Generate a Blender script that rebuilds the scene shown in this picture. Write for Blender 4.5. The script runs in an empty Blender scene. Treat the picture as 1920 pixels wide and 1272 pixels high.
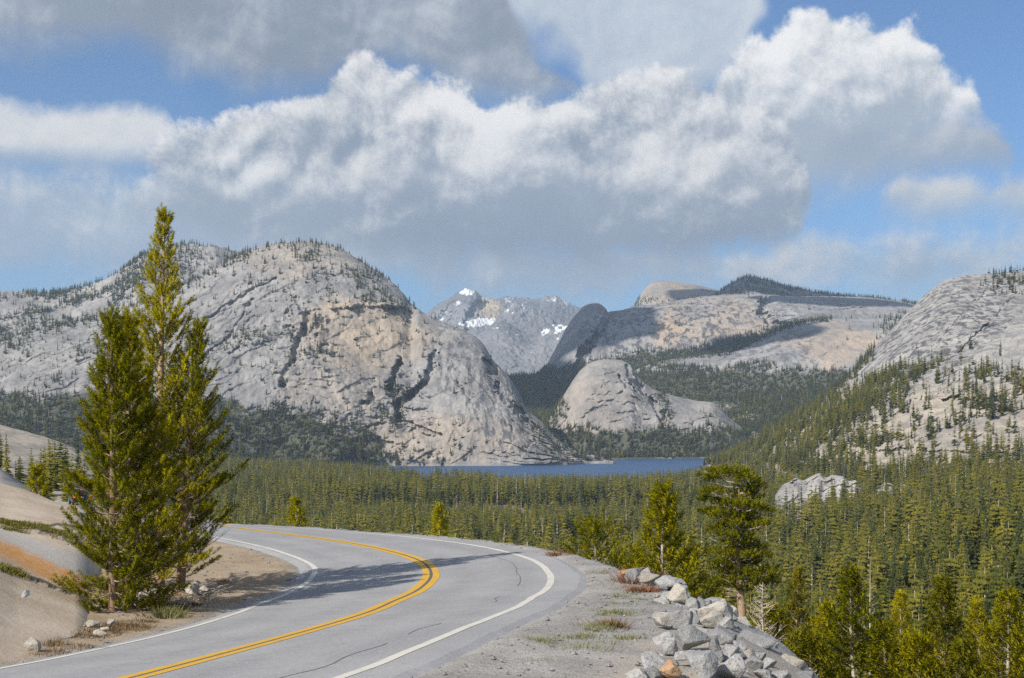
import bpy, math, random
import numpy as np
sc = bpy.context.scene
# ------------------------------------------------------------------ camera, light, exposure
FPX, CX, HY, EYE = 2666.7, 960.0, 790.0, 4.22      # focal length and horizon of the photograph, eye height above the road
cam = bpy.data.cameras.new("camera"); camo = bpy.data.objects.new("camera", cam)
sc.collection.objects.link(camo); sc.camera = camo
cam.sensor_width = 36.0; cam.lens = 50.0
cam.shift_y = (HY - 636.0) / 1920.0
cam.clip_start = 0.3; cam.clip_end = 60000.0
camo.location = (0, 0, EYE); camo.rotation_euler = (math.pi / 2, 0, 0)

SUN_EL = math.radians(36.5)
SUN_AZ = math.atan2(-0.70, -0.714)                  # azimuth of the sun, clockwise from +Y
sd = (math.sin(SUN_AZ) * math.cos(SUN_EL), math.cos(SUN_AZ) * math.cos(SUN_EL), math.sin(SUN_EL))
sun = bpy.data.lights.new("sun", 'SUN'); sun.energy = 4.4; sun.angle = math.radians(0.53); sun.color = (1.0, 0.93, 0.82)
suno = bpy.data.objects.new("sun", sun); sc.collection.objects.link(suno)
from mathutils import Vector
suno.rotation_euler = Vector(sd).to_track_quat('Z', 'Y').to_euler()
suno.location = (-200, -250, 200)

vs = sc.view_settings
vs.view_transform = 'Standard'; vs.look = 'None'; vs.gamma = 1.0; vs.exposure = 0.6; vs.use_curve_mapping = False
sc.cycles.use_denoising = False            # the fine grain of gravel, bark and rock would be smeared
sc.cycles.use_adaptive_sampling = True; sc.cycles.adaptive_threshold = 0.007; sc.cycles.adaptive_min_samples = 48
sc.cycles.max_bounces = 5; sc.cycles.diffuse_bounces = 2; sc.cycles.glossy_bounces = 2
sc.cycles.transmission_bounces = 2; sc.cycles.volume_bounces = 0; sc.cycles.transparent_max_bounces = 6
sc.cycles.caustics_reflective = False; sc.cycles.caustics_refractive = False
sc.cycles.sample_clamp_indirect = 4.0

# ------------------------------------------------------------------ node expression helper
class NX:
    """a tiny expression layer over shader nodes"""
    def __init__(s, nt): s.nt = nt
    def node(s, typ, **kw):
        n = s.nt.nodes.new(typ)
        for k, v in kw.items(): setattr(n, k, v)
        return n
    def put(s, sock, v):
        if isinstance(v, E_): s.nt.links.new(v.o, sock)
        elif isinstance(v, bpy.types.NodeSocket): s.nt.links.new(v, sock)
        else: sock.default_value = v
    def math(s, op, *a, clamp=False):
        n = s.node('ShaderNodeMath', operation=op, use_clamp=clamp)
        for i, v in enumerate(a): s.put(n.inputs[i], v)
        return E_(s, n.outputs[0])
    def xyz(s, x, y, z=0.0):
        n = s.node('ShaderNodeCombineXYZ')
        for i, v in enumerate((x, y, z)): s.put(n.inputs[i], v)
        return E_(s, n.outputs[0])
    def vmath(s, op, a, b=None, out=0):
        n = s.node('ShaderNodeVectorMath', operation=op)
        s.put(n.inputs[0], a)
        if b is not None: s.put(n.inputs[1], b)
        return E_(s, n.outputs[out])
    def noise(s, vec, scale, detail=5.0, rough=0.55, lac=2.0, dist=0.0, typ='FBM', dim='3D'):
        n = s.node('ShaderNodeTexNoise', noise_dimensions=dim, noise_type=typ)
        s.put(n.inputs['Vector'], vec)
        for k, v in (('Scale', scale), ('Detail', detail), ('Roughness', rough), ('Lacunarity', lac), ('Distortion', dist)): s.put(n.inputs[k], v)
        return E_(s, n.outputs[0])
    def voro(s, vec, scale, detail=0.0, rough=0.5, feature='F1', smooth=None, out=0):
        n = s.node('ShaderNodeTexVoronoi', feature=feature)
        s.put(n.inputs['Vector'], vec); n.inputs['Scale'].default_value = scale
        n.inputs['Detail'].default_value = detail; n.inputs['Roughness'].default_value = rough
        if smooth is not None: n.inputs['Smoothness'].default_value = smooth
        return E_(s, n.outputs[out])
    def sstep(s, v, a, b, lo=0.0, hi=1.0):
        n = s.node('ShaderNodeMapRange', interpolation_type='SMOOTHSTEP', clamp=True)
        for i, q in enumerate((v, a, b, lo, hi)): s.put(n.inputs[i], q)
        return E_(s, n.outputs[0])
    def lin(s, v, a, b, lo=0.0, hi=1.0):
        n = s.node('ShaderNodeMapRange', interpolation_type='LINEAR', clamp=True)
        for i, q in enumerate((v, a, b, lo, hi)): s.put(n.inputs[i], q)
        return E_(s, n.outputs[0])
    def mix(s, f, a, b, mode='MIX'):
        n = s.node('ShaderNodeMix', data_type='RGBA', blend_type=mode)
        s.put(n.inputs[0], f)
        for sock, v in ((n.inputs[6], a), (n.inputs[7], b)):
            s.put(sock, v if isinstance(v, (E_, bpy.types.NodeSocket)) else (v[0], v[1], v[2], 1.0))
        return E_(s, n.outputs[2])
    def ramp(s, f, stops):
        n = s.node('ShaderNodeValToRGB'); e = n.color_ramp.elements
        while len(e) < len(stops): e.new(0.5)
        for i, (p, c) in enumerate(stops): e[i].position = p; e[i].color = (c[0], c[1], c[2], 1)
        s.put(n.inputs[0], f)
        return E_(s, n.outputs[0])
class E_:
    def __init__(s, nx, o): s.nx, s.o = nx, o
    def __add__(s, b): return s.nx.math('ADD', s, b)
    __radd__ = __add__
    def __sub__(s, b): return s.nx.math('SUBTRACT', s, b)
    def __rsub__(s, b): return s.nx.math('SUBTRACT', b, s)
    def __mul__(s, b): return s.nx.math('MULTIPLY', s, b)
    __rmul__ = __mul__
    def __truediv__(s, b): return s.nx.math('DIVIDE', s, b)
    def max(s, b): return s.nx.math('MAXIMUM', s, b)
    def min(s, b): return s.nx.math('MINIMUM', s, b)
    def smax(s, b, k): return s.nx.math('SMOOTH_MAX', s, b, k)
    def pow(s, b): return s.nx.math('POWER', s, b)
    def clamp(s): return s.nx.math('ADD', s, 0.0, clamp=True)

# ------------------------------------------------------------------ sky: clear Nishita sky with cumulus, laid out by azimuth and elevation
def build_world():
    w = bpy.data.worlds.new("World"); sc.world = w; w.use_nodes = True
    nt = w.node_tree; nt.nodes.clear(); X = NX(nt)
    sky = X.node('ShaderNodeTexSky', sky_type='NISHITA', sun_disc=False)
    sky.sun_elevation = SUN_EL; sky.sun_rotation = SUN_AZ; sky.altitude = 2500; sky.air_density = 1.0; sky.dust_density = 0.6; sky.ozone_density = 1.5
    tc = X.node('ShaderNodeTexCoord')
    sep = X.node('ShaderNodeSeparateXYZ'); nt.links.new(tc.outputs['Generated'], sep.inputs[0])
    x, y, z = [E_(X, o) for o in sep.outputs]
    az = X.math('ARCTAN2', x, y)
    hyp = X.math('SQRT', x * x + y * y)
    el = (z / hyp.max(0.05)).min(3.0).max(-0.3)
    # cloud coordinates: units of 0.1 rad (about 267 photo pixels), U to the right, V up
    U = az * 10.0; V = X.math('ARCTANGENT', el) * 10.0
    def uv(px, py):
        a = math.atan((px - CX) / FPX); return a * 10, math.atan((HY - py) / FPX * math.cos(a)) * 10
    P = X.xyz(U, V, 0.0)
    # gentle domain warp and the cloud relief (soft noise and cauliflower billows), once here and once a step towards the light
    wn = X.node('ShaderNodeTexNoise', noise_dimensions='2D'); X.put(wn.inputs['Vector'], P)
    wn.inputs['Scale'].default_value = 1.3; wn.inputs['Detail'].default_value = 2.0
    sp = X.node('ShaderNodeSeparateXYZ'); X.put(sp.inputs[0], E_(X, wn.outputs['Color']))
    wu, wv = E_(X, sp.outputs[0]) - 0.5, E_(X, sp.outputs[1]) - 0.5
    DU, DV = -0.045, 0.075                               # towards the light, on the dome: left and up
    Q = X.xyz(U + wu * 0.16, V + wv * 0.16, 0.0)
    def relief(du, dv):
        q = X.vmath('ADD', Q, (50.0 + du, 20.0 + dv, 0.0))
        n = X.noise(q, 2.3, detail=7.0, rough=0.66, dim='2D') - 0.5
        r = 0.9 - X.noise(q, 2.9, detail=5.0, rough=0.55, typ='RIDGED_MULTIFRACTAL', dim='2D')
        return n * 1.3, r * 0.42
    N0, R0 = relief(0, 0); N1, R1 = relief(DU, DV)
    patchn = X.noise(P, 1.25, detail=2.0, dim='2D') - 0.5
    def edge_curve(u, pts):
        n = X.node('ShaderNodeFloatCurve'); c = n.mapping.curves[0]
        pts = sorted(((math.atan((px - CX) / FPX) * 10 / 10 + 0.5), math.atan((HY - py) / FPX) * 10 / 5) for px, py in pts)
        while len(c.points) < len(pts): c.points.new(0.5, 0.5)
        for i, p in enumerate(pts): c.points[i].location = p
        n.mapping.update()
        X.put(n.inputs['Value'], u)
        return E_(X, n.outputs[0]) * 5.0
    col = X.mix(1.0, E_(X, sky.outputs[0]), (0.66, 0.88, 1.07), 'MULTIPLY')
    DR, DN = R0 - R1, N0 - N1
    def layer(col, bl, amp=0.25, k=0.0, warp=0.25, edge=(0.0, 0.22), gain=2.2, bias=0.45, soft=0.3, patch=0.5, slope=1.0,
              lit=(9.2, 9.1, 9.0), dark=(4.4, 4.9, 5.6), opacity=1.0, vgrad=None):
        u = (U + wu * warp) * 0.1 + 0.5; v = V + wv * warp
        nz = (N0 + R0 * k) * amp if k else N0 * amp
        top = edge_curve(u, [(b[0], b[1]) for b in bl]); bot = edge_curve(u, [(b[0], b[2]) for b in bl])
        F0 = top - v + nz
        m = X.sstep(F0, edge[0], edge[1]) * X.sstep(v - bot + nz * 0.7, -0.02, soft) * opacity
        d = (DN + DR * k) * amp if k else DN * amp
        s = d * gain + (bias + gain * 0.1 * slope) + patchn * patch - X.sstep(F0, 0.0, 0.9) * 0.18
        if vgrad:                                      # thick lower parts let less light through
            y0, y1, a = vgrad
            s = s + X.sstep(V, uv(960, y1)[1], uv(960, y0)[1], -a, 0.0)
        s = X.sstep(s, 0.0, 1.0)
        return X.mix(m, col, X.mix(s, dark, lit))
    # general cloud beyond the picture: broken cover, the same kind as in view
    far = (X.math('ABSOLUTE', az) - 0.36).max((el - 0.30) * 0.9)
    g0 = X.noise(X.xyz(U + 40.0, V * 1.6, 0.0), 0.42, detail=4.0, rough=0.56, dim='2D') + N0 * 0.08
    gm = X.sstep(g0, 0.47, 0.60) * X.sstep(far, 0.0, 0.10) * X.sstep(z, -0.02, 0.03)
    gc = X.mix(X.sstep(DN * 0.6 + 0.5 + patchn, 0.0, 1.0), (3.6, 4.1, 4.8), (7.4, 7.4, 7.3))
    col = X.mix(gm, col, gc)
    # each layer: (photo x, upper edge, lower edge) of the cloud along the horizon
    # thin high veil, upper centre
    col = layer(col, [(760, 60, 60), (900, -60, 60), (960, -200, 90), (1060, -200, 140), (1100, -200, 200), (1300, -200, 225), (1390, -150, 190), (1425, -60, 110), (1480, 60, 40)], amp=0.24, warp=0.45,
                edge=(-0.02, 0.22), gain=3.5, bias=0.25, lit=(6.6, 7.0, 7.4), dark=(4.6, 5.2, 6.0), opacity=0.93, patch=0.9)
    # low pale cloud towards the horizon
    col = layer(col, [(-400, 330, 560), (0, 330, 560), (300, 330, 555), (600, 330, 550), (900, 430, 590), (1250, 440, 590), (1420, 450, 590), (1600, 440, 590), (1750, 420, 580), (1920, 420, 570), (2300, 420, 570)], amp=0.42, warp=0.35,
                edge=(-0.03, 0.28), gain=2.6, bias=0.12, lit=(6.8, 7.0, 7.2), dark=(3.6, 4.4, 5.4), opacity=0.9, patch=1.1)
    # the dark cloud sheet, upper left
    col = layer(col, [(-500, -300, 90), (-100, -300, 150), (60, -300, 150), (200, -300, 145), (330, -300, 165), (430, -300, 190), (540, -300, 225), (600, -300, 215), (680, -300, 170), (760, -250, 160), (830, -150, 195), (900, -60, 215), (960, 40, 215), (1020, 105, 212), (1060, 135, 205), (1090, 185, 170)], amp=0.26, warp=0.3, k=0.5,
                edge=(-0.02, 0.12), gain=3.2, bias=0.02, lit=(5.6, 5.9, 6.3), dark=(2.5, 2.9, 3.6), opacity=0.96, patch=1.3, soft=0.34)
    # white bank on the left
    col = layer(col, [(-500, 200, 370), (-100, 215, 370), (60, 218, 365), (180, 222, 360), (260, 220, 350), (310, 232, 320), (345, 300, 270)], amp=0.16, warp=0.14, k=0.6,
                edge=(-0.01, 0.13), gain=3.0, bias=0.45, lit=(7.4, 7.4, 7.4), dark=(3.6, 4.3, 5.2), vgrad=(280, 340, .6))
    # main cumulus: back tower on the right, then the long front mass
    col = layer(col, [(1290, 260, 240), (1335, 190, 350), (1385, 140, 390), (1440, 100, 400), (1500, 74, 400), (1570, 76, 390), (1635, 92, 365), (1690, 104, 350), (1730, 128, 340), (1765, 165, 330), (1795, 200, 320), (1825, 240, 310), (1850, 290, 280)], amp=0.32,
                k=1.4, warp=0.2, edge=(0.0, 0.12), gain=3.6, bias=0.30, lit=(8.9, 8.8, 8.7), dark=(3.8, 4.4, 5.2), vgrad=(140, 330, .6), patch=0.8, soft=0.5)
    col = layer(col, [(270, 330, 310), (330, 290, 400), (400, 265, 450), (450, 235, 460), (500, 240, 470), (560, 225, 470), (620, 185, 470), (660, 148, 480), (720, 160, 490), (800, 172, 490), (880, 188, 495), (960, 185, 500), (1050, 195, 500), (1150, 190, 500), (1230, 168, 500), (1300, 182, 500), (1370, 200, 495), (1440, 250, 480), (1490, 300, 460), (1515, 360, 410), (1530, 400, 370)], amp=0.30,
                k=1.3, warp=0.18, edge=(0.0, 0.10), gain=3.6, bias=0.36, lit=(8.6, 8.5, 8.4), dark=(2.7, 3.25, 4.1), vgrad=(190, 480, .72), patch=1.2)
    # nearer billows in front of the grey body
    for bl in ([(520, 420, 380), (570, 330, 420), (630, 290, 440), (700, 282, 440), (770, 320, 440), (830, 290, 440), (890, 262, 440), (960, 250, 440), (1030, 285, 430), (1100, 340, 400), (1130, 380, 360)],
               [(1050, 400, 360), (1100, 290, 440), (1160, 255, 450), (1230, 245, 460), (1290, 275, 460), (1350, 300, 460), (1410, 285, 455), (1460, 300, 445), (1505, 350, 410), (1525, 400, 370)],
               [(230, 440, 400), (300, 370, 470), (380, 345, 490), (470, 330, 490), (560, 350, 490), (640, 375, 485), (720, 400, 470), (780, 450, 420)]):
        col = layer(col, bl, amp=0.30, k=1.3, warp=0.3, edge=(0.0, 0.16), gain=3.6, bias=0.36, lit=(8.2, 8.15, 8.1), dark=(3.2, 3.75, 4.6), vgrad=(270, 440, .6), patch=1.0, soft=0.5, opacity=0.8)
    # loose puffs on the right
    col = layer(col, [(1500, 320, 280), (1560, 275, 335), (1640, 262, 345), (1740, 258, 350), (1830, 270, 350), (1880, 300, 350), (1915, 340, 325)], amp=0.20,
                k=1.2, warp=0.16, edge=(0.0, 0.14), gain=3.4, bias=0.0, lit=(6.6, 6.8, 7.0), dark=(3.3, 3.9, 4.8), patch=0.9, vgrad=(270, 345, .3))
    col = layer(col, [(1630, 440, 400), (1680, 360, 430), (1740, 345, 435), (1800, 350, 435), (1860, 365, 435), (1920, 350, 450), (2000, 340, 450), (2100, 420, 400)], amp=0.18,
                k=1.2, warp=0.12, edge=(0.0, 0.14), gain=3.2, bias=0.25, lit=(7.2, 7.2, 7.2), dark=(4.0, 4.7, 5.5), vgrad=(360, 420, .35))
    col = layer(col, [(1390, 540, 480), (1430, 490, 530), (1490, 470, 530), (1540, 463, 525), (1590, 478, 512), (1640, 530, 480)], amp=0.16,
                k=1.2, warp=0.12, edge=(0.0, 0.16), gain=3.2, bias=0.3, lit=(7.0, 7.0, 7.0), dark=(4.4, 5.0, 5.8), opacity=0.85)
    bg = X.node('ShaderNodeBackground'); X.put(bg.inputs[0], col); bg.inputs[1].default_value = 0.075
    out = X.node('ShaderNodeOutputWorld'); nt.links.new(bg.outputs[0], out.inputs[0])
    w.cycles.sampling_method = 'NONE'
build_world()

# ------------------------------------------------------------------ helpers: noise, meshes, tags
RNG = np.random.default_rng(7)
TAB = RNG.random((64, 64, 64), dtype=np.float32)
def hash3(ix, iy, iz, seed):
    return TAB[(ix.astype(np.int32) + seed * 13) & 63, (iy.astype(np.int32) + seed * 29) & 63, (iz.astype(np.int32) + seed * 47) & 63]
def vnoise(x, y, z, seed=0):
    """smooth value noise, -1..1"""
    flat = np.isscalar(z)
    x = np.asarray(x, np.float32); y = np.asarray(y, np.float32)
    ix, iy = np.floor(x), np.floor(y); fx, fy = x - ix, y - iy
    fx, fy = [f * f * f * (f * (f * 6 - 15) + 10) for f in (fx, fy)]
    jx, jy = (ix.astype(np.int32) + seed * 13) & 63, (iy.astype(np.int32) + seed * 29) & 63; kx, ky = (jx + 1) & 63, (jy + 1) & 63
    def lay(jz):
        a, b, c, d = TAB[jx, jy, jz], TAB[kx, jy, jz], TAB[jx, ky, jz], TAB[kx, ky, jz]
        e = a + (b - a) * fx; return e + (c + (d - c) * fx - e) * fy
    if flat: return lay((int(math.floor(z * 7)) + seed * 47) & 63) * 2 - 1
    z = np.asarray(z, np.float32); iz = np.floor(z); fz = z - iz; fz = fz * fz * fz * (fz * (fz * 6 - 15) + 10)
    jz = (iz.astype(np.int32) + seed * 47) & 63
    p = lay(jz); return (p + (lay((jz + 1) & 63) - p) * fz) * 2 - 1
def fbm(x, y, z=0.0, octv=5, seed=0, gain=0.5, ridged=False):
    a, s, tot = 1.0, 0.0, 0.0
    c, sn = 0.8, 0.6
    for i in range(octv):
        n = vnoise(x, y, z, seed + i * 17)
        if ridged: n = 1 - 2 * np.abs(n)
        s = s + a * n; tot += a; a *= gain
        x, y, z = (c * x - sn * y) * 2.03 + 5.1, (sn * x + c * y) * 2.03 + 1.7, z * 2.03 + 3.3
    return s / tot
def worley(x, y, z, seed=0):
    """cell noise: (F1, F2, random value of the nearest cell)"""
    ix, iy, iz = np.floor(x), np.floor(y), np.floor(z)
    f1 = np.full(x.shape, 9.0); f2 = f1.copy(); idv = np.zeros(x.shape)
    for dx in (-1, 0, 1):
        for dy in (-1, 0, 1):
            for dz in (-1, 0, 1):
                a, b, c = ix + dx, iy + dy, iz + dz
                d = np.sqrt((a + hash3(a, b, c, seed) - x) ** 2 + (b + hash3(a, b, c, seed + 1) - y) ** 2 + (c + hash3(a, b, c, seed + 2) - z) ** 2)
                near = d < f1
                f2 = np.where(near, f1, np.minimum(f2, d)); idv = np.where(near, hash3(a, b, c, seed + 3), idv); f1 = np.where(near, d, f1)
    return f1, f2, idv
def sst(x, a, b):
    t = np.clip((x - a) / (b - a), 0, 1); return t * t * (3 - 2 * t)

COL = sc.collection
def mesh_np(name, V, F, mat=None, smooth=True, attrs=None, normals=None):
    """mesh from numpy verts (n,3) and faces (m,3) or (m,4)"""
    V = np.asarray(V, np.float32); F = np.asarray(F, np.int32)
    me = bpy.data.meshes.new(name); k = F.shape[1]
    me.vertices.add(len(V)); me.vertices.foreach_set('co', V.ravel())
    me.loops.add(F.size); me.loops.foreach_set('vertex_index', F.ravel())
    me.polygons.add(len(F)); me.polygons.foreach_set('loop_start', np.arange(len(F), dtype=np.int32) * k)
    me.polygons.foreach_set('use_smooth', np.full(len(F), smooth))
    me.update(calc_edges=True)
    for an, av in (attrs or {}).items():
        a = me.attributes.new(an, 'FLOAT', 'POINT'); a.data.foreach_set('value', np.asarray(av, np.float32).ravel())
    if mat: me.materials.append(mat)
    if normals is not None: me.normals_split_custom_set_from_vertices(np.asarray(normals, np.float32))
    return me
def obj(name, me, parent=None, loc=None, **props):
    o = bpy.data.objects.new(name, me); COL.objects.link(o)
    if parent is not None: o.parent = parent
    if loc is not None: o.location = loc
    for k, v in props.items(): o[k] = v
    return o
def grid_faces(nu, nv):
    i = np.arange(nu * nv).reshape(nv, nu)
    return np.stack([i[:-1, :-1], i[:-1, 1:], i[1:, 1:], i[1:, :-1]], -1).reshape(-1, 4)
def P3(px, py, Y):
    """the point at depth Y that the photograph shows at (px, py)"""
    return (px - CX) / FPX * Y, Y, EYE + (HY - py) / FPX * Y
def cat_mesh(parts):
    V, F, n = [], [], 0
    for v, f in parts:
        V.append(v); F.append(np.asarray(f) + n); n += len(v)
    return np.concatenate(V), np.concatenate(F)
def xp(a, b):
    return np.stack([a[:, 1] * b[:, 2] - a[:, 2] * b[:, 1], a[:, 2] * b[:, 0] - a[:, 0] * b[:, 2], a[:, 0] * b[:, 1] - a[:, 1] * b[:, 0]], 1)
def tube(pts, rad, sides=6):
    """tapered tube along pts, closed tip"""
    pts = np.asarray(pts, float); rad = np.asarray(rad, float); n = len(pts)
    T = np.empty_like(pts); T[1:-1] = pts[2:] - pts[:-2]; T[0] = pts[1] - pts[0]; T[-1] = pts[-1] - pts[-2]; T /= np.sqrt((T * T).sum(1))[:, None] + 1e-9
    up = np.where(np.abs(T[:, 2:3]) > 0.9, np.array([[1.0, 0, 0]]), np.array([[0, 0, 1.0]]))
    A = xp(T, up); A /= np.sqrt((A * A).sum(1))[:, None] + 1e-9; B = xp(T, A)
    a = np.linspace(0, 2 * math.pi, sides, endpoint=False)
    V = pts[:, None] + rad[:, None, None] * (np.cos(a)[None, :, None] * A[:, None] + np.sin(a)[None, :, None] * B[:, None])
    i = np.arange(n * sides).reshape(n, sides); j = np.roll(i, -1, 1)
    F = np.stack([i[:-1], j[:-1], j[1:], i[1:]], -1).reshape(-1, 4)
    return V.reshape(-1, 3), F

# ------------------------------------------------------------------ materials
MATS = {}
def new_mat(name):
    m = bpy.data.materials.new(name); m.use_nodes = True; nt = m.node_tree; nt.nodes.clear()
    X = NX(nt); out = X.node('ShaderNodeOutputMaterial'); MATS[name] = m
    return m, X, out
def principled(X, out, col, rough=0.9, bump=None, bstr=0.3, bdist=0.1, spec=0.25, metal=0.0, **kw):
    b = X.node('ShaderNodeBsdfPrincipled')
    X.put(b.inputs['Base Color'], col if isinstance(col, E_) else (*col, 1)); X.put(b.inputs['Roughness'], rough)
    b.inputs['Specular IOR Level'].default_value = spec; b.inputs['Metallic'].default_value = metal
    for k, v in kw.items(): X.put(b.inputs[k], v)
    if bump is not None:
        n = X.node('ShaderNodeBump'); n.inputs['Strength'].default_value = bstr; n.inputs['Distance'].default_value = bdist
        X.put(n.inputs['Height'], bump); X.nt.links.new(n.outputs[0], b.inputs['Normal'])
    X.nt.links.new(b.outputs[0], out.inputs[0]); return b
def pos(X): 
    g = X.node('ShaderNodeNewGeometry'); return E_(X, g.outputs['Position'])
def objc(X):
    g = X.node('ShaderNodeTexCoord'); return E_(X, g.outputs['Object'])
def scaled(X, v, s):
    return X.vmath('MULTIPLY', v, s)
def attr(X, name):
    a = X.node('ShaderNodeAttribute', attribute_name=name); return E_(X, a.outputs['Fac'])
def rnd(X):
    o = X.node('ShaderNodeObjectInfo'); return E_(X, o.outputs['Random'])

def granite(name, light, dark, warm, unit, bdist, streak=0.0, snow=False):
    """far granite: unit = metres of the main blotches"""
    m, X, out = new_mat(name); p = pos(X)
    n1 = X.noise(p, 1.0 / unit, 5.0, 0.62); n2 = X.noise(p, 6.0 / unit, 4.0, 0.6)
    st = X.noise(scaled(X, p, (1.0, 0.35, 0.16)), 9.0 / unit, 4.0, 0.65)
    c = X.mix(X.sstep(n1, 0.32, 0.68), dark, light)
    c = X.mix(X.sstep(n2, 0.52, 0.75) * 0.45, c, tuple(v * 0.55 for v in dark))
    c = X.mix(attr(X, 'warm') * X.sstep(n1, 0.2, 0.6), c, warm)
    c = X.mix(X.sstep(st, 0.46, 0.60) * (attr(X, 'streak') * 0.8 + streak), c, (0.10, 0.10, 0.11))
    c = X.mix(attr(X, 'crack'), c, (0.07, 0.068, 0.062))
    c = X.mix(attr(X, 'wood') * 0.92, c, (0.075, 0.078, 0.05))
    if snow:
        c = X.mix(X.sstep(attr(X, 'snow') + (n2 - 0.5) * 0.8, 0.45, 0.6), c, (0.78, 0.8, 0.83))
    principled(X, out, c, 0.92, bump=n2 * 0.6 + st * 0.5, bstr=0.7, bdist=bdist, spec=0.15)
    return m
M_dome = granite("granite_dome_grey", (0.345, 0.332, 0.32), (0.205, 0.202, 0.205), (0.40, 0.325, 0.245), 90.0, 3.0, 0.22)
M_right = granite("granite_slope_pale", (0.385, 0.37, 0.35), (0.24, 0.235, 0.23), (0.43, 0.36, 0.265), 70.0, 2.5, 0.34)
M_far = granite("granite_far", (0.37, 0.36, 0.35), (0.22, 0.22, 0.225), (0.44, 0.335, 0.235), 160.0, 4.0, 0.2)
M_snow = granite("snowy_range", (0.26, 0.26, 0.27), (0.15, 0.155, 0.17), (0.42, 0.36, 0.27), 500.0, 20.0, 0.0, snow=True)

def slab_material():
    m, X, out = new_mat("granite_slab_near"); p = pos(X)
    n1 = X.noise(p, 0.55, 5.0, 0.6); n2 = X.noise(p, 4.0, 6.0, 0.72); n3 = X.noise(p, 20.0, 4.0, 0.75)
    c = X.mix(X.sstep(n1, 0.35, 0.65), (0.42, 0.335, 0.25), (0.52, 0.435, 0.345))
    c = X.mix(attr(X, 'grey') * 0.9, c, (0.40, 0.385, 0.37))
    c = X.mix(attr(X, 'rust') * X.sstep(n2, 0.2, 0.62), c, (0.50, 0.235, 0.06))
    c = X.mix(X.sstep(n2, 0.58, 0.74) * 0.35, c, (0.20, 0.175, 0.15))
    c = X.mix(attr(X, 'crack'), c, (0.06, 0.05, 0.04))
    c = X.mix(X.sstep(n3, 0.55, 0.75) * 0.25, c, (0.15, 0.13, 0.12))
    principled(X, out, c, 0.9, bump=n2 + n3 * 0.15, bstr=0.5, bdist=0.06, spec=0.2)
    return m
M_slab = slab_material()

def ground_material():
    m, X, out = new_mat("gravel_and_soil"); p = pos(X)
    n1 = X.noise(p, 0.8, 4.0, 0.6); n2 = X.noise(p, 9.0, 5.0, 0.7); v = X.voro(p, 26.0, feature='F1', out=0)
    gv = X.noise(p, 17.0, 4.0, 0.78)
    grav = X.mix(X.sstep(n1 * 0.5 + n2 * 0.5, 0.32, 0.66), (0.22, 0.21, 0.20), (0.38, 0.365, 0.345))
    grav = X.mix(X.sstep(gv, 0.53, 0.68) * 0.7, grav, (0.13, 0.12, 0.115))
    grav = X.mix(X.sstep(gv, 0.44, 0.30) * 0.6, grav, (0.50, 0.48, 0.46))
    dirt = X.mix(X.sstep(n1 * 0.5 + n2 * 0.5, 0.35, 0.65), (0.27, 0.205, 0.14), (0.40, 0.325, 0.235))
    dirt = X.mix(X.sstep(gv, 0.58, 0.75) * 0.5, dirt, (0.16, 0.12, 0.085))
    grav = X.mix(attr(X, 'tan') * X.sstep(n1, 0.3, 0.55), grav, (0.40, 0.345, 0.275))
    c = X.mix(attr(X, 'dirt'), grav, dirt)
    fl = X.mix(X.sstep(X.noise(p, 0.12, 5.0, 0.6), 0.42, 0.62), (0.075, 0.07, 0.045), (0.20, 0.18, 0.14))
    c = X.mix(attr(X, 'wood'), c, fl)
    principled(X, out, c, 0.95, bump=n2 + v * 0.4 + gv * 0.4, bstr=0.6, bdist=0.05, spec=0.15)
    return m
M_ground = ground_material()

def forest_floor():
    m, X, out = new_mat("forest_floor"); p = pos(X)
    c = X.mix(X.sstep(X.noise(p, 0.012, 6.0, 0.65), 0.50, 0.62), (0.07, 0.075, 0.05), (0.34, 0.32, 0.29))
    principled(X, out, c, 0.95, spec=0.1); return m
M_floor = forest_floor()

def asphalt():
    m, X, out = new_mat("worn_asphalt"); p = pos(X)
    n1 = X.noise(p, 0.35, 5.0, 0.65); n2 = X.noise(p, 16.0, 4.0, 0.75); n3 = X.noise(p, 2.2, 5.0, 0.65); n4 = X.noise(p, 48.0, 2.0, 0.6)
    tr = attr(X, 'track')
    c = X.mix(X.sstep(n1, 0.3, 0.7), (0.265, 0.266, 0.275), (0.325, 0.325, 0.33))
    c = X.mix(tr * X.sstep(n3, 0.25, 0.65) * 0.55, c, (0.215, 0.215, 0.225))
    c = X.mix(X.sstep(n3, 0.60, 0.72) * 0.35, c, (0.20, 0.20, 0.21))
    c = X.mix(X.sstep(n2, 0.54, 0.70) * 0.65, c, (0.14, 0.14, 0.148))
    c = X.mix(X.sstep(n2, 0.44, 0.30) * 0.6, c, (0.50, 0.50, 0.50))
    c = X.mix(X.sstep(n4, 0.6, 0.75) * 0.5, c, (0.12, 0.12, 0.125))
    principled(X, out, c, 0.88, bump=n2 + n4 * 0.5, bstr=0.4, bdist=0.02, spec=0.3); return m
M_asphalt = asphalt()
def paint(name, colr, worn):
    m, X, out = new_mat(name); p = pos(X)
    n2 = X.noise(p, 18.0, 5.0, 0.75); n3 = X.noise(p, 1.7, 4.0, 0.6)
    w = X.sstep(n2 * 0.65 + n3 * 0.35, 0.50, 0.64)
    principled(X, out, X.mix(w, colr, worn), 0.75, spec=0.3); return m
M_yellow = paint("yellow_road_paint", (0.58, 0.335, 0.03), (0.36, 0.26, 0.12))
M_white = paint("white_road_paint", (0.56, 0.54, 0.48), (0.35, 0.345, 0.33))
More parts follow.
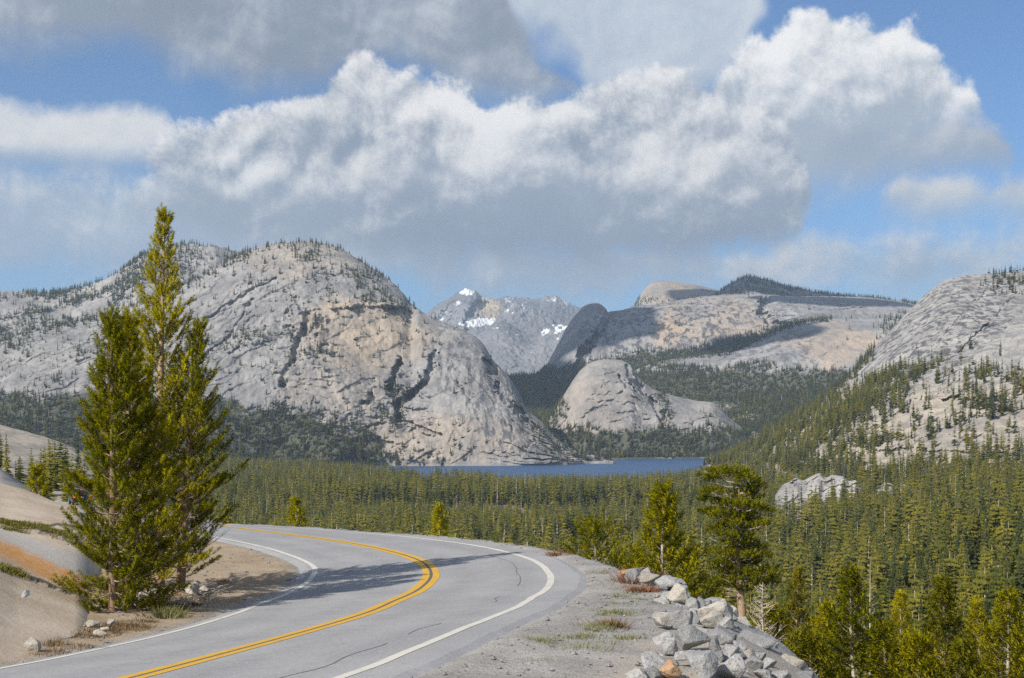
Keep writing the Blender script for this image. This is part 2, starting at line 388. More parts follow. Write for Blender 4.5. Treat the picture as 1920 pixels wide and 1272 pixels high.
def plain(name, colr, rough=0.8, var=0.25, sc_=20.0, spec=0.25, metal=0.0, bstr=0.0, bdist=0.02, use='obj', stretch=(1, 1, 1)):
    m, X, out = new_mat(name); p = objc(X) if use == 'obj' else pos(X)
    n = X.noise(scaled(X, p, stretch), sc_, 5.0, 0.62)
    c = X.mix(X.sstep(n, 0.3, 0.7), tuple(v * (1 - var) for v in colr), tuple(min(1, v * (1 + var)) for v in colr))
    principled(X, out, c, rough, bump=n if bstr else None, bstr=bstr, bdist=bdist, spec=spec, metal=metal); return m
M_tar = plain("tar_seam", (0.13, 0.13, 0.135), 0.9)
M_gap = plain("dark_paint_gap", (0.11, 0.105, 0.09), 0.9)

def foliage(name, c0, c1, trans=0.3, nscale=1.5):
    """needles: colour differs from tree to tree and from spray to spray"""
    m, X, out = new_mat(name)
    n = X.noise(objc(X), nscale, 3.0, 0.6); r = rnd(X)
    c = X.mix(X.sstep(n * 0.5 + r * 0.5, 0.15, 0.85), c0, c1)
    d = X.node('ShaderNodeBsdfDiffuse'); t = X.node('ShaderNodeBsdfTranslucent'); mx = X.node('ShaderNodeMixShader')
    X.put(d.inputs[0], c); X.put(t.inputs[0], c); mx.inputs[0].default_value = trans
    X.nt.links.new(d.outputs[0], mx.inputs[1]); X.nt.links.new(t.outputs[0], mx.inputs[2]); X.nt.links.new(mx.outputs[0], out.inputs[0])
    return m
M_need = foliage("pine_needles_bright", (0.20, 0.205, 0.006), (0.48, 0.42, 0.012), 0.38, 1.2)
M_need2 = foliage("pine_needles_olive", (0.16, 0.165, 0.010), (0.36, 0.31, 0.018), 0.35, 0.8)
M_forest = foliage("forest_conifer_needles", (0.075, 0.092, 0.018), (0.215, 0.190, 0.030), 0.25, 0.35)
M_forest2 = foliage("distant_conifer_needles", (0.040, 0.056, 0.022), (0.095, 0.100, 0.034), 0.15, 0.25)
M_bark = plain("pine_bark", (0.22, 0.15, 0.105), 0.95, 0.4, 9.0, bstr=0.6, bdist=0.03, stretch=(3, 3, 0.6))
M_barkl = plain("pale_orange_bark", (0.36, 0.25, 0.165), 0.95, 0.35, 9.0, bstr=0.6, bdist=0.02, stretch=(3, 3, 0.6))
M_dead = plain("bleached_wood", (0.45, 0.39, 0.32), 0.9, 0.25, 10.0, bstr=0.4, bdist=0.01, stretch=(3, 3, 0.5))
M_twig = plain("bare_twigs", (0.33, 0.26, 0.20), 0.95, 0.3, 8.0)
def rock_mat(name, a, b, spot):
    m, X, out = new_mat(name); p = objc(X)
    n1 = X.noise(p, 1.6, 4.0, 0.6); n2 = X.noise(p, 7.0, 6.0, 0.74); n3 = X.noise(p, 28.0, 3.0, 0.7)
    c = X.mix(X.sstep(n1 + (rnd(X) - 0.5) * 0.45, 0.3, 0.7), a, b)
    c = X.mix(X.sstep(n3, 0.52, 0.66) * 0.55, c, spot); c = X.mix(X.sstep(n2, 0.55, 0.66) * 0.55, c, spot)
    principled(X, out, c, 0.92, bump=n2 + n3 * 0.2, bstr=0.75, bdist=0.06, spec=0.2); return m
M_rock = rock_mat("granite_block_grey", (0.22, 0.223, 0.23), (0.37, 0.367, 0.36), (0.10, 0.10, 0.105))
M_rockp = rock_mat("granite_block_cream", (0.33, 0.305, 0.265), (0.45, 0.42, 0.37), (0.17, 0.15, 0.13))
M_rocko = rock_mat("rust_stained_rock", (0.36, 0.17, 0.075), (0.44, 0.30, 0.19), (0.14, 0.07, 0.04))
M_grass = plain("dry_green_grass", (0.16, 0.16, 0.06), 0.9, 0.4, 3.0)
M_redsh = plain("red_brown_shrub_leaves", (0.20, 0.085, 0.045), 0.9, 0.4, 5.0)
M_heath = plain("low_heath", (0.15, 0.10, 0.05), 0.95, 0.5, 1.5, use='pos')
M_moss = plain("moss_in_joint", (0.14, 0.13, 0.025), 0.95, 0.4, 6.0)
def water():
    m, X, out = new_mat("lake_water"); p = pos(X)
    n = X.noise(scaled(X, p, (1, 0.35, 1)), 0.06, 5.0, 0.6)
    principled(X, out, (0.035, 0.085, 0.19), 0.45, bump=n, bstr=0.6, bdist=3.0, spec=0.12); return m
M_water = water()

# ------------------------------------------------------------------ the road line and the ground it lies on
def catmull(Pn, n=10):
    Pn = np.vstack([2 * Pn[0] - Pn[1], Pn, 2 * Pn[-1] - Pn[-2]]); o = []
    t = np.linspace(0, 1, n, endpoint=False)[:, None]
    for i in range(1, len(Pn) - 2):
        a, b, c, d = Pn[i - 1:i + 3]
        o.append(.5 * ((2 * b) + (-a + c) * t + (2 * a - 5 * b + 4 * c - d) * t ** 2 + (-a + 3 * b - 3 * c + d) * t ** 3))
    o.append(Pn[-2:-1]); return np.vstack(o)
# x, y, z, cross-fall, width of level ground outside the bend
ROAD = np.array([(-75, -110, 3.5, .05, 22), (-40, -55, 3.0, .06, 20), (-21, -18, 2.2, .06, 17), (-11, 5, 1.25, .07, 13), (-7.4, 12.5, 0.92, .075, 11.5),
    (-5.48, 19.51, 0.63, 0.067, 8.8), (-4.43, 23.85, 0.43, 0.08, 8.1), (-3.66, 27.79, 0.22, 0.077, 7.8), (-3.13, 31.15, 0.04, 0.06, 7.6), (-2.86, 33.88, -0.09, 0.043, 7.0), (-2.41, 36.89, -0.14, 0.028, 6.5), (-2.29, 40.32, -0.14, 0.016, 5.6), (-2.78, 43.78, -0.11, 0.011, 5.2), (-4, 46.95, -0.08, 0.005, 5), (-5.65, 49.87, -0.06, -0.011, 4.9), (-7.65, 52.63, -0.05, -0.028, 4.9), (-9.71, 55.23, -0.05, -0.049, 4.9), (-11.98, 57.81, -0.05, -0.06, 5), (-16.6, 63.5, -0.35, -.05, 5.2), (-21, 73, -0.95, -.03, 6),
    (-25, 86, -1.6, 0, 6), (-30, 104, -2.5, 0, 6), (-38, 125, -3.5, 0, 6), (-46.8, 148, -4.5, 0, 6), (-58, 170, -5.6, 0, 6), (-80, 200, -7, 0, 6), (-140, 260, -9, 0, 6), (-300, 380, -12, 0, 6), (-900, 700, -20, 0, 6)], float)
RL = catmull(ROAD, 10); RC = RL[::2]
SL = np.r_[0, np.cumsum(np.linalg.norm(np.diff(RL[:, :2], axis=0), axis=1))]
def road_coords(X, Y):
    """signed offset to the right of the road line, and the road's height, cross-fall and shoulder width there"""
    sh = X.shape; X = X.ravel(); Y = Y.ravel()
    a = RC[:-1, :2]; d = np.diff(RC[:, :2], axis=0); L2 = (d * d).sum(1)
    best = np.full(len(X), 1e18); o = np.zeros(len(X)); q = np.zeros((len(X), 3))
    for k in range(len(a)):
        rx, ry = X - a[k, 0], Y - a[k, 1]
        t = np.clip((rx * d[k, 0] + ry * d[k, 1]) / L2[k], 0, 1)
        ex, ey = rx - t * d[k, 0], ry - t * d[k, 1]
        dd = ex * ex + ey * ey; m = dd < best
        if m.any():
            best[m] = dd[m]; tm = t[m][:, None]
            o[m] = np.sqrt(dd[m]) * np.sign(rx[m] * d[k, 1] - ry[m] * d[k, 0])
            q[m] = RC[k, 2:5] * (1 - tm) + RC[k + 1, 2:5] * tm
    return o.reshape(sh), [q[:, i].reshape(sh) for i in range(3)]
LAKE = [(640, 2300), (690, 1900), (800, 1640), (950, 1560), (1150, 1640), (1290, 1760), (1370, 2000), (1400, 2400), (1400, 2850), (1185, 2850), (1130, 2660), (1060, 2500), (1000, 2450), (900, 2430), (720, 2440)]
LAKEW = np.array([((px - CX) / FPX * Y, Y) for px, Y in LAKE])
LAKE_Z = EYE - 75.1
def in_poly(X, Y, poly):
    r = np.zeros(X.shape, bool); n = len(poly)
    for i in range(n):
        x0, y0 = poly[i]; x1, y1 = poly[(i + 1) % n]
        c = ((y0 > Y) != (y1 > Y)) & (X < (x1 - x0) * (Y - y0) / (y1 - y0 + 1e-12) + x0); r ^= c
    return r
def poly_dist(X, Y, poly):
    best = np.full(X.shape, 1e18); n = len(poly)
    for i in range(n):
        a = np.array(poly[i]); d = np.array(poly[(i + 1) % n]) - a
        t = np.clip(((X - a[0]) * d[0] + (Y - a[1]) * d[1]) / (d @ d), 0, 1)
        best = np.minimum(best, (X - a[0] - t * d[0]) ** 2 + (Y - a[1] - t * d[1]) ** 2)
    return np.sqrt(best)
FALL = ([0, 1.2, 4, 12, 40, 110, 250, 500, 1500, 3000, 30000], [0, 0.6, 3.2, 9.0, 20, 39, 54, 62, 71, 73, 75])
def zground(X, Y, full=False):
    X = np.asarray(X, float); Y = np.asarray(Y, float)
    o, (rz, bk, ew) = road_coords(X, Y)
    z = rz + bk * np.clip(o, -4.2, 4.6)
    bed = sst(np.abs(o - 0.25), 4.35, 3.75) * 0.09
    # outside: gravel shoulder, then the drop into the valley
    D = np.maximum(o - ew, 0)
    nz = fbm(X * 0.35, Y * 0.35, 0, 4, 5)
    sho = np.clip(o - 4.2, 0, 30)
    z = z - 0.02 * np.minimum(sho, 6) + nz * 0.07 * sst(sho, 0, 2)
    z = z - np.interp(D, *FALL) * (1 + 0.0 * D) + fbm(X * 0.02, Y * 0.02, 0, 4, 9) * np.minimum(D * 0.05, 5)
    # inside: soil rising gently to the slabs
    L = np.maximum(-o - 3.7, 0)
    z = z + np.interp(L, [0, 1, 4, 12, 60, 400], [0, 0.03, 0.22, 0.6, 2.0, 30]) + nz * 0.10 * sst(L, 0.3, 2)
    # the knoll the picture is taken from
    z = z + (2.4 - np.clip(z, -3, 2.4)) * sst(np.hypot(X - 0.5, (Y + 2) * 0.8), 11, 4) * (np.hypot(X, Y) < 40)
    # right-hand side of the valley rises towards the mountain
    rise = 40 * (1 - np.exp(-np.maximum(X - (45 + 0.1 * Y), 0) / 95)) * sst(Y, 60, 300) * sst(Y, 2900, 1700)
    z = z + rise + fbm(X * 0.004, Y * 0.004, 0, 4, 21) * 7 * sst(Y, 300, 700)
    far = Y > 1200
    if far.any():
        zz = z[far]; xx, yy = X[far], Y[far]
        ins = in_poly(xx, yy, LAKEW); ds = poly_dist(xx, yy, LAKEW)
        zz = np.where(ins, LAKE_Z - np.minimum(ds * 0.08, 6) - 0.2, np.maximum(zz, LAKE_Z + np.minimum(0.25 + ds * 0.02, 3)))
        z[far] = zz
    z = z - bed
    if full: return z, o, L, D
    return z
def raycast(px, py, y0=9.0, y1=900.0):
    """where the line of sight through a photo pixel meets the ground"""
    Y = y0 * (y1 / y0) ** np.linspace(0, 1, 1500)
    X = (px - CX) / FPX * Y; Z = EYE + (HY - py) / FPX * Y
    h = zground(X, Y); i = np.argmax(h >= Z)
    return X[i], Y[i], h[i]

r = np.r_[np.linspace(-110, -4, 30), 24 * (np.exp(np.linspace(0, 1, 660) * 5.75) - 1)]
a = np.linspace(-1, 1, 470); a = np.sign(a) * np.abs(a) ** 1.25 * 0.80
AA, RR = np.meshgrid(a, r)
GX = AA * (np.abs(RR) + 26) ; GY = RR
GZ, GO, GL, GD = zground(GX, GY, True)
GZ = GZ + fbm(GX * 1.7, GY * 1.7, 0, 3, 33) * 0.05 * (np.abs(GO) > 4.7)
w_dirt = sst(GL, 0.0, 0.5) * (GY < 120)
w_wood = sst(GD, 6, 22)
w_tan = sst(fbm(GX * 0.3, GY * 0.3, 0, 3, 41), 0.0, 0.35) * sst(GO, 6.0, 7.5)
obj('ground', mesh_np('ground', np.stack([GX, GY, GZ], -1).reshape(-1, 3), grid_faces(len(a), len(r)), M_ground, True,
    {'dirt': w_dirt, 'wood': w_wood, 'tan': w_tan}), kind='structure')

def ribbon(name, o0, o1, lift, mat, parent=None, s0=0, s1=None, skirt=0.0, wob=0.0, cols=None, gaps=None, **props):
    """strip of road between two offsets"""
    lo = np.searchsorted(SL, s0); hi = len(SL) if s1 is None else np.searchsorted(SL, s1)
    ss = np.arange(SL[lo], SL[hi - 1], 0.35) if s1 is not None else SL[lo:hi]
    R = np.stack([np.interp(ss, SL, RL[:, k]) for k in range(5)], 1)
    T = np.gradient(R[:, :2], axis=0); T /= np.linalg.norm(T, axis=1)[:, None]; Nn = np.stack([T[:, 1], -T[:, 0]], 1)
    offs = np.linspace(o0, o1, cols or 2)
    W = np.interp(ss, ss, vnoise(ss * 0.8, 0, 0, 3)) * wob
    rows = []
    for k, of in enumerate(offs):
        oo = of + W + (vnoise(ss * 2.1, k * 7.7, 0, 8) * 0.05 if (skirt and k in (0, len(offs) - 1)) else 0)
        rows.append(np.stack([R[:, 0] + Nn[:, 0] * oo, R[:, 1] + Nn[:, 1] * oo, R[:, 2] + R[:, 3] * oo + lift], 1))
    if skirt:
        for row, pos_ in ((rows[0], 0), (rows[-1], 1)):
            q = row + np.c_[Nn * (0.32 if pos_ else -0.32), np.full(len(row), -skirt)]
            rows = [q] + rows if pos_ == 0 else rows + [q]
        offs = np.r_[offs[0], offs, offs[-1]]
    V = np.stack(rows, 0); nrow, n = V.shape[:2]
    tr = np.repeat(np.exp(-((np.abs(np.abs(offs) - 1.75) - 0.8) / 0.35) ** 2)[:, None], n, 1)
    F = grid_faces(n, nrow)
    if gaps is not None:
        keep = vnoise(np.tile(ss[:-1], nrow - 1) * 0.5, 3.3, 0, 12) > gaps; F = F[keep]
    return obj(name, mesh_np(name, V.reshape(-1, 3), F[:, ::-1], mat, not skirt, {'track': tr}), parent, **props)
s_near = np.interp(-2, RL[:60, 1], SL[:60])
road = ribbon('road', -3.52, 4.1, 0.0, M_asphalt, cols=23, skirt=0.06, kind='structure')
ribbon('yellow_line', -0.24, -0.045, 0.006, M_yellow, road)
ribbon('yellow_line', 0.045, 0.24, 0.006, M_yellow, road)
ribbon('paint_gap', -0.045, 0.045, 0.005, M_gap, road)
ribbon('edge_line', -3.43, -3.27, 0.006, M_white, road, wob=0.02)
ribbon('edge_line', 3.255, 3.445, 0.006, M_white, road, wob=0.02)
s40 = SL[np.argmin(np.abs(RL[:, 1] - 24) + 100 * (RL[:, 0] < -8))]
ribbon('tar_seam', 2.52, 2.545, 0.004, M_tar, road, s0=s40 - 6, s1=s40 + 22, wob=0.10, gaps=0.0)

# ------------------------------------------------------------------ lofted land: each piece follows lines given as (photo x, photo y, distance)
def pchip(xk, yk, x):
    xk = np.asarray(xk, float); yk = np.asarray(yk, float); h = np.diff(xk); dl = np.diff(yk) / h
    d = np.zeros(len(xk)); d[0], d[-1] = dl[0], dl[-1]
    for i in range(1, len(xk) - 1):
        if dl[i - 1] * dl[i] > 0:
            w1, w2 = 2 * h[i] + h[i - 1], h[i] + 2 * h[i - 1]; d[i] = (w1 + w2) / (w1 / dl[i - 1] + w2 / dl[i])
    i = np.clip(np.searchsorted(xk, x) - 1, 0, len(h) - 1); t = (x - xk[i]) / h[i]
    return ((1 + 2 * t) * (1 - t) ** 2 * yk[i] + t * (1 - t) ** 2 * h[i] * d[i] + t * t * (3 - 2 * t) * yk[i + 1] + t * t * (t - 1) * h[i] * d[i + 1])
class Loft: pass
def loft(name, lines, mat, step=2.0, nv=140, dome=0.55, disp=(14, 60, 5, 18), back=None, cuts=(), attrs=None, wig=1.5, seed=1, block=(0, 1, 1, 1), push=None, kind='structure', parent=None, foot=30.0, sink=None, sheet=None):
    """lines run from the foot to the skyline; dome bends the profile so that it flattens towards the top"""
    pa = max(l[0][0] for l in lines); pb = min(l[-1][0] for l in lines)
    px = np.arange(pa, pb + step * 0.5, step); nu = len(px); nl = len(lines)
    py = np.stack([pchip([q[0] for q in l], [q[1] for q in l], px) for l in lines]); dy = np.stack([pchip([q[0] for q in l], [q[2] for q in l], px) for l in lines])
    t = np.linspace(0, 1, nv) * (nl - 1); i = np.clip(t.astype(int), 0, nl - 2); f = (t - i)[:, None]
    PY = py[i] * (1 - f) + py[i + 1] * f
    g = dome * (1 - np.sqrt(np.clip(1 - f * f, 0, 1))) + (1 - dome) * f
    DY = dy[i] * (1 - g) + dy[i + 1] * g
    PX = np.repeat(px[None], nv, 0)
    X = (PX - CX) / FPX * DY; Z = EYE + (HY - PY) / FPX * DY; Y = DY.copy()
    tt = np.repeat((t / (nl - 1))[:, None], nu, 1)
    A1, L1, A2, L2 = disp
    edge = sst(tt, 0.0, 0.06)
    top = 1 - 0.75 * sst(tt, 0.9, 1.0)
    dsp = A1 * fbm(X / L1, Y / L1, Z / L1, 5, seed, 0.5) + A2 * fbm(X / L2, Y / L2, Z / L2, 4, seed + 50, 0.55, ridged=True)
    crack = np.zeros_like(X)
    if sheet:                                          # exfoliation: curved sheets that run with the outline of the dome and break off in ledges
        sa, sn, sl_ = sheet
        for q_, (am, mul, ph) in enumerate(((1.0, 1.0, 0.0), (0.3, 2.6, 4.0))):
            q = tt * sn * mul + (1.9 * fbm(PX / sl_, PY / sl_, ph, 4, seed + 60 + q_, .55) + 0.25 * fbm(PX / 9, PY / 9, ph, 3, seed + 64)) * (1 + 0.4 * q_)
            fr = q - np.floor(q); fr = np.where(fr < .9, fr / .9, (1 - fr) / .1)
            mk = sst(fbm(PX / (sl_ * .5), tt * sn * .5, ph, 4, seed + 70 + q_) + 0.35 * (hash3(np.floor(q), np.floor(q) * 0 + q_, np.floor(PX / 900), seed) - 0.5), -0.1, 0.4)
            dsp = dsp + sa * am * (fr - .5) * mk
            crack = np.maximum(crack, np.where((q - np.floor(q)) > .93, 0.35, 0) * mk)
    if block[0]:
        ba, bx, by, bz = block
        c, s_ = math.cos(0.6), math.sin(0.6)
        wx = X + fbm(X / 60, Y / 60, Z / 60, 3, seed + 7) * 14
        f1, f2, idv = worley((c * wx + s_ * Z) / bx, Y / by, (-s_ * wx + c * Z) / bz, seed + 9)
        dsp = dsp + (idv - 0.5) * ba
        crack = np.maximum(crack, sst(f2 - f1, 0.035, 0.0) * 0.5 * sst(fbm(X / 45, Y / 45, Z / 45, 3, seed + 77), -0.1, 0.35))
    for pts, wd, dep in cuts:                          # clefts and ledges: photo polyline, half width in photo pixels, depth in metres
        best = np.full(X.shape, 1e9); pts = np.array(pts, float)
        jx = PX + fbm(PX / 16, PY / 16, 0, 4, seed + 3, .65) * (wd * 1.1 + 4); jy = PY + fbm(PX / 16, PY / 16, 5, 4, seed + 4, .65) * (wd * 1.1 + 4)
        for k in range(len(pts) - 1):
            d = pts[k + 1] - pts[k]; u = np.clip(((jx - pts[k, 0]) * d[0] + (jy - pts[k, 1]) * d[1]) / (d @ d), 0, 1)
            best = np.minimum(best, np.hypot(jx - pts[k, 0] - u * d[0], jy - pts[k, 1] - u * d[1]))
        dsp = dsp + dep * sst(best, wd, wd * 0.55) * (0.55 + 0.9 * sst(fbm(PX / 22, PY / 22, 3, 3, seed + 5), -0.35, 0.3))
    Y = Y + dsp * edge * top * (1 if push is None else push(PX, PY))
    k = Y / DY; X = X * (0.5 + 0.5 * k)
    Z = Z + wig * fbm(X / 18, Y / 18, 0, 4, seed + 80) * edge
    if sink: Z = Z - sink(PX, tt)
    ex = {'warm': 0, 'streak': 0, 'crack': crack, 'snow': 0}
    for an, fn in (attrs or {}).items(): ex[an] = fn(PX, PY, tt) if an != 'crack' else np.maximum(crack, fn(PX, PY, tt))
    # the far side falls away behind the skyline
    if back:
        nb, dist, drop = back
        u = np.linspace(0, 1, nb + 1)[1:, None]
        bY = Y[-1:] + dist * u; bX = X[-1:] * (1 + (bY / Y[-1:] - 1) * 1.0); bZ = Z[-1:] - drop * u ** 1.6
        X, Y, Z = np.vstack([X, bX]), np.vstack([Y, bY]), np.vstack([Z, bZ])
    ex = {kk: np.vstack([np.broadcast_to(vv, (nv, nu)), np.repeat(np.broadcast_to(vv, (nv, nu))[-1:], len(X) - nv, 0)]) for kk, vv in ex.items()}
    V = np.stack([X, Y, Z], -1)
    SK = np.stack([X[:1], Y[:1] * (1.0 + 0 * X[:1]) + foot * 0.15, np.full_like(Z[:1], 0) + Z[:1] - foot], -1)   # the foot runs on below ground
    VS = np.concatenate([SK, V]); ex = {kk: np.vstack([vv[:1], vv]) for kk, vv in ex.items()}
    me = mesh_np(name, VS.reshape(-1, 3), grid_faces(nu, len(VS)), mat, True, ex)
    L = Loft(); L.o = obj(name, me, parent, **({'kind': kind} if kind else {})); L.V = V[:nv]; L.PX = PX; L.PY = PY; L.crack = crack; L.tt = tt
    e1 = np.linalg.norm(np.cross(np.gradient(L.V, axis=1), np.gradient(L.V, axis=0)), axis=-1); L.area = e1
    return L
def ell(cx, cy, rx, ry, soft=0.5):
    return lambda x, y: sst(np.hypot((x - cx) / rx, (y - cy) / ry), 1 + soft, 1 - soft * 0.6)
def blur(cx, cy, rx, ry): 
    e = ell(cx, cy, rx, ry); return lambda x, y, t: e(x + fbm(x / 60, y / 60, 0, 4, 3) * 60, y + fbm(x / 60, y / 60, 9, 4, 4) * 40)

def line(*pts):
    xs, ys = zip(*pts); return lambda x: np.interp(x, xs, ys)
tlB = line((-140, 700), (0, 725), (60, 745), (160, 735), (300, 755), (420, 735), (470, 770), (540, 760), (600, 790), (690, 800), (730, 850), (745, 885), (1150, 900))   # tree line of the great dome
iE = line((1008, 695), (1060, 690), (1190, 661), (1290, 655), (1400, 628), (1500, 607), (1800, 598))                                                                    # and of the streaked dome
# the far snowy range
FARB = [(700, 700, 9251), (1200, 700, 9251)]
loft('snowy_range', [[(740, 700, 10122), (1180, 700, 10122)], [(740, 640, 11573), (850, 640, 11573), (900, 590, 12154), (945, 557, 12444), (985, 558, 12444), (1012, 560, 12444), (1022, 556, 12444), (1040, 555, 12444), (1062, 567, 12444), (1090, 579, 12444), (1130, 592, 12444), (1180, 610, 12444)]],
     M_snow, 1.5, 90, 0.2, (160, 900, 70, 330), (8, 900, 500), attrs={'snow': lambda x, y, t: 0.12 + 0.28 * sst(y, 590, 560) + 0.25 * fbm(x / 18, y / 12, 0, 4, 5)}, wig=25, seed=3)
loft('snowy_peak', [[(720, 700, 9251), (1080, 700, 9251)], [(720, 640, 10412), (770, 612, 10528), (795, 592, 10586), (820, 572, 10702), (845, 557, 10702), (862, 546, 10702), (876, 541, 10702), (892, 546, 10702), (903, 555, 10702), (928, 561, 10702), (950, 571, 10644), (985, 590, 10412), (1030, 610, 10296), (1080, 640, 10122)]],
     M_snow, 1.2, 120, 0.2, (180, 800, 95, 300), (8, 700, 500),
     cuts=[([(905, 562), (898, 585), (880, 602)], 12, 100), ([(845, 570), (830, 590)], 7, 70)],
     attrs={'snow': lambda x, y, t: 0.05 + 0.6 * ell(876, 545, 16, 7)(x, y) + 0.75 * ell(897, 604, 34, 8)(x - (604 - y) * 1.0, y) + 0.35 * ell(846, 580, 10, 20)(x + (y - 580) * .8, y) + 0.45 * fbm(x / 14, y / 10, 0, 4, 15),
            'warm': lambda x, y, t: ell(915, 580, 22, 22)(x, y)}, wig=20, seed=5)
loft('snowy_peak', [[(900, 705, 8729), (1120, 705, 8729)], [(900, 640, 9542), (925, 605, 9658), (948, 582, 9774), (966, 567, 9832), (985, 573, 9832), (1010, 581, 9832), (1040, 590, 9774), (1070, 601, 9716), (1090, 622, 9658), (1120, 650, 9542)]],
     M_snow, 1.2, 90, 0.2, (140, 650, 75, 280), (6, 600, 450),
     attrs={'snow': lambda x, y, t: 0.10 + 0.35 * ell(962, 578, 25, 14)(x, y) + 0.5 * fbm(x / 12, y / 9, 0, 4, 25)}, wig=20, seed=8)
loft('snowy_foothill', [[(840, 712, 7800), (1110, 712, 7800)], [(840, 670, 8497), (880, 640, 8555), (905, 622, 8613), (942, 603, 8671), (962, 611, 8671), (985, 626, 8642), (1005, 632, 8613), (1025, 612, 8729), (1055, 606, 8787), (1075, 598, 8845), (1110, 600, 8845)]],
     M_snow, 1.2, 100, 0.3, (80, 480, 55, 180), (6, 600, 400),
     attrs={'snow': lambda x, y, t: -0.05 + 0.5 * ell(1045, 622, 38, 16)(x, y) + 0.35 * ell(945, 620, 45, 16)(x, y) + 0.35 * fbm(x / 7, y / 5, 0, 4, 35)}, wig=12, seed=11)
# back dome and the dark peak over the right-hand valley
L_F = loft('pale_back_dome', [[(1170, 610, 5700), (1420, 600, 5700)], [(1170, 590, 6100), (1185, 578, 6200), (1194, 566, 6300), (1205, 548, 6300), (1222, 531, 6300), (1245, 527, 6300), (1268, 529, 6300), (1300, 533, 6300), (1330, 540, 6300), (1360, 548, 6300), (1420, 565, 6200)]],
     M_far, 1.5, 70, 0.6, (30, 220, 12, 60), (6, 700, 300), attrs={'warm': lambda x, y, t: 0.8 * ell(1240, 545, 60, 20)(x, y)}, seed=14)
L_G = loft('dark_forested_peak', [[(1310, 600, 5300), (1780, 600, 5300)], [(1310, 570, 5800), (1335, 557, 5900), (1352, 545, 6000), (1376, 528, 6000), (1400, 518, 6000), (1420, 521, 6000), (1450, 528, 6000), (1482, 538, 6000), (1530, 548, 5900), (1580, 553, 5900), (1640, 558, 5800), (1700, 566, 5800), (1780, 585, 5700)]],
     M_far, 1.5, 70, 0.4, (35, 200, 18, 50), (6, 700, 300), seed=17)
# the long streaked dome with the rounded horn at its left
L_E = loft('streaked_granite_dome', [[(1008, 745, 4100), (1060, 735, 4100), (1190, 702, 4150), (1290, 696, 4100), (1400, 660, 4200), (1500, 616, 4400), (1620, 606, 4500), (1800, 610, 4500)],
      [(1008, 708, 4700), (1022, 690, 4750), (1036, 664, 4800), (1050, 638, 4900), (1064, 612, 5000), (1080, 590, 5050), (1092, 576, 5100), (1107, 568, 5100), (1121, 568, 5100), (1133, 576, 5050), (1141, 585, 5000), (1165, 581, 4950), (1195, 575, 4950), (1240, 569, 5000), (1290, 560, 5050), (1340, 554, 5050), (1390, 552, 5100), (1440, 553, 5100), (1500, 556, 5100), (1560, 556, 5150), (1620, 558, 5150), (1660, 562, 5100), (1700, 570, 5000), (1800, 590, 5000)]],
     M_far, 1.5, 130, 0.75, (42, 330, 6, 60), (8, 800, 400), wig=3, seed=20, sheet=(12, 7, 110),
     cuts=[([(1142, 590), (1110, 640), (1085, 690)], 10, 60), ([(1440, 560), (1430, 590), (1480, 612)], 9, 60)],
     attrs={'streak': lambda x, y, t: ell(1235, 620, 135, 60)(x + (y - 620) * 0.35, y) + 0.4 * ell(1480, 585, 150, 25)(x, y), 'warm': lambda x, y, t: np.maximum(0.9 * blur(1262, 620, 30, 50)(x, y, t), 0.55 * blur(1340, 605, 90, 45)(x, y, t)), 'wood': lambda x, y, t: sst(y - iE(x), -2, 8)})
L_H = loft('lower_granite_dome', [[(1175, 760, 3450), (1300, 760, 3450), (1400, 760, 3400), (1530, 755, 3350), (1620, 740, 3350), (1800, 710, 3400)],
      [(1175, 704, 3900), (1215, 684, 3900), (1260, 673, 3950), (1320, 665, 4000), (1370, 660, 4000), (1400, 648, 4050), (1430, 632, 4100), (1470, 614, 4150), (1510, 603, 4200), (1550, 598, 4200), (1600, 597, 4200), (1650, 596, 4200), (1700, 592, 4200), (1800, 590, 4200)]],
     M_far, 1.5, 110, 0.7, (32, 240, 6, 50), (8, 700, 400), wig=3, seed=23, sheet=(9, 8, 90), attrs={'streak': lambda x, y, t: 0.7 * ell(1440, 660, 90, 45)(x, y), 'warm': lambda x, y, t: 0.6 * blur(1580, 650, 90, 35)(x, y, t), 'wood': lambda x, y, t: sst(y, 694, 706)})
# wooded valley beyond the lake
L_V = loft('far_valley_woods', [[(880, 862, 2800), (1150, 859, 2830), (1420, 857, 2860), (1700, 850, 2860)], [(880, 815, 3300), (1000, 800, 3300), (1100, 806, 3250), (1300, 790, 3250), (1450, 770, 3200), (1700, 740, 3100)], [(880, 725, 4600), (960, 705, 4700), (1030, 700, 4600), (1100, 690, 4400), (1200, 690, 4000), (1300, 690, 3900), (1420, 696, 3800), (1540, 700, 3700), (1700, 690, 3600)]],
     M_floor, 2.0, 110, 0.0, (26, 260, 8, 60), (4, 700, 250), wig=3, seed=26)
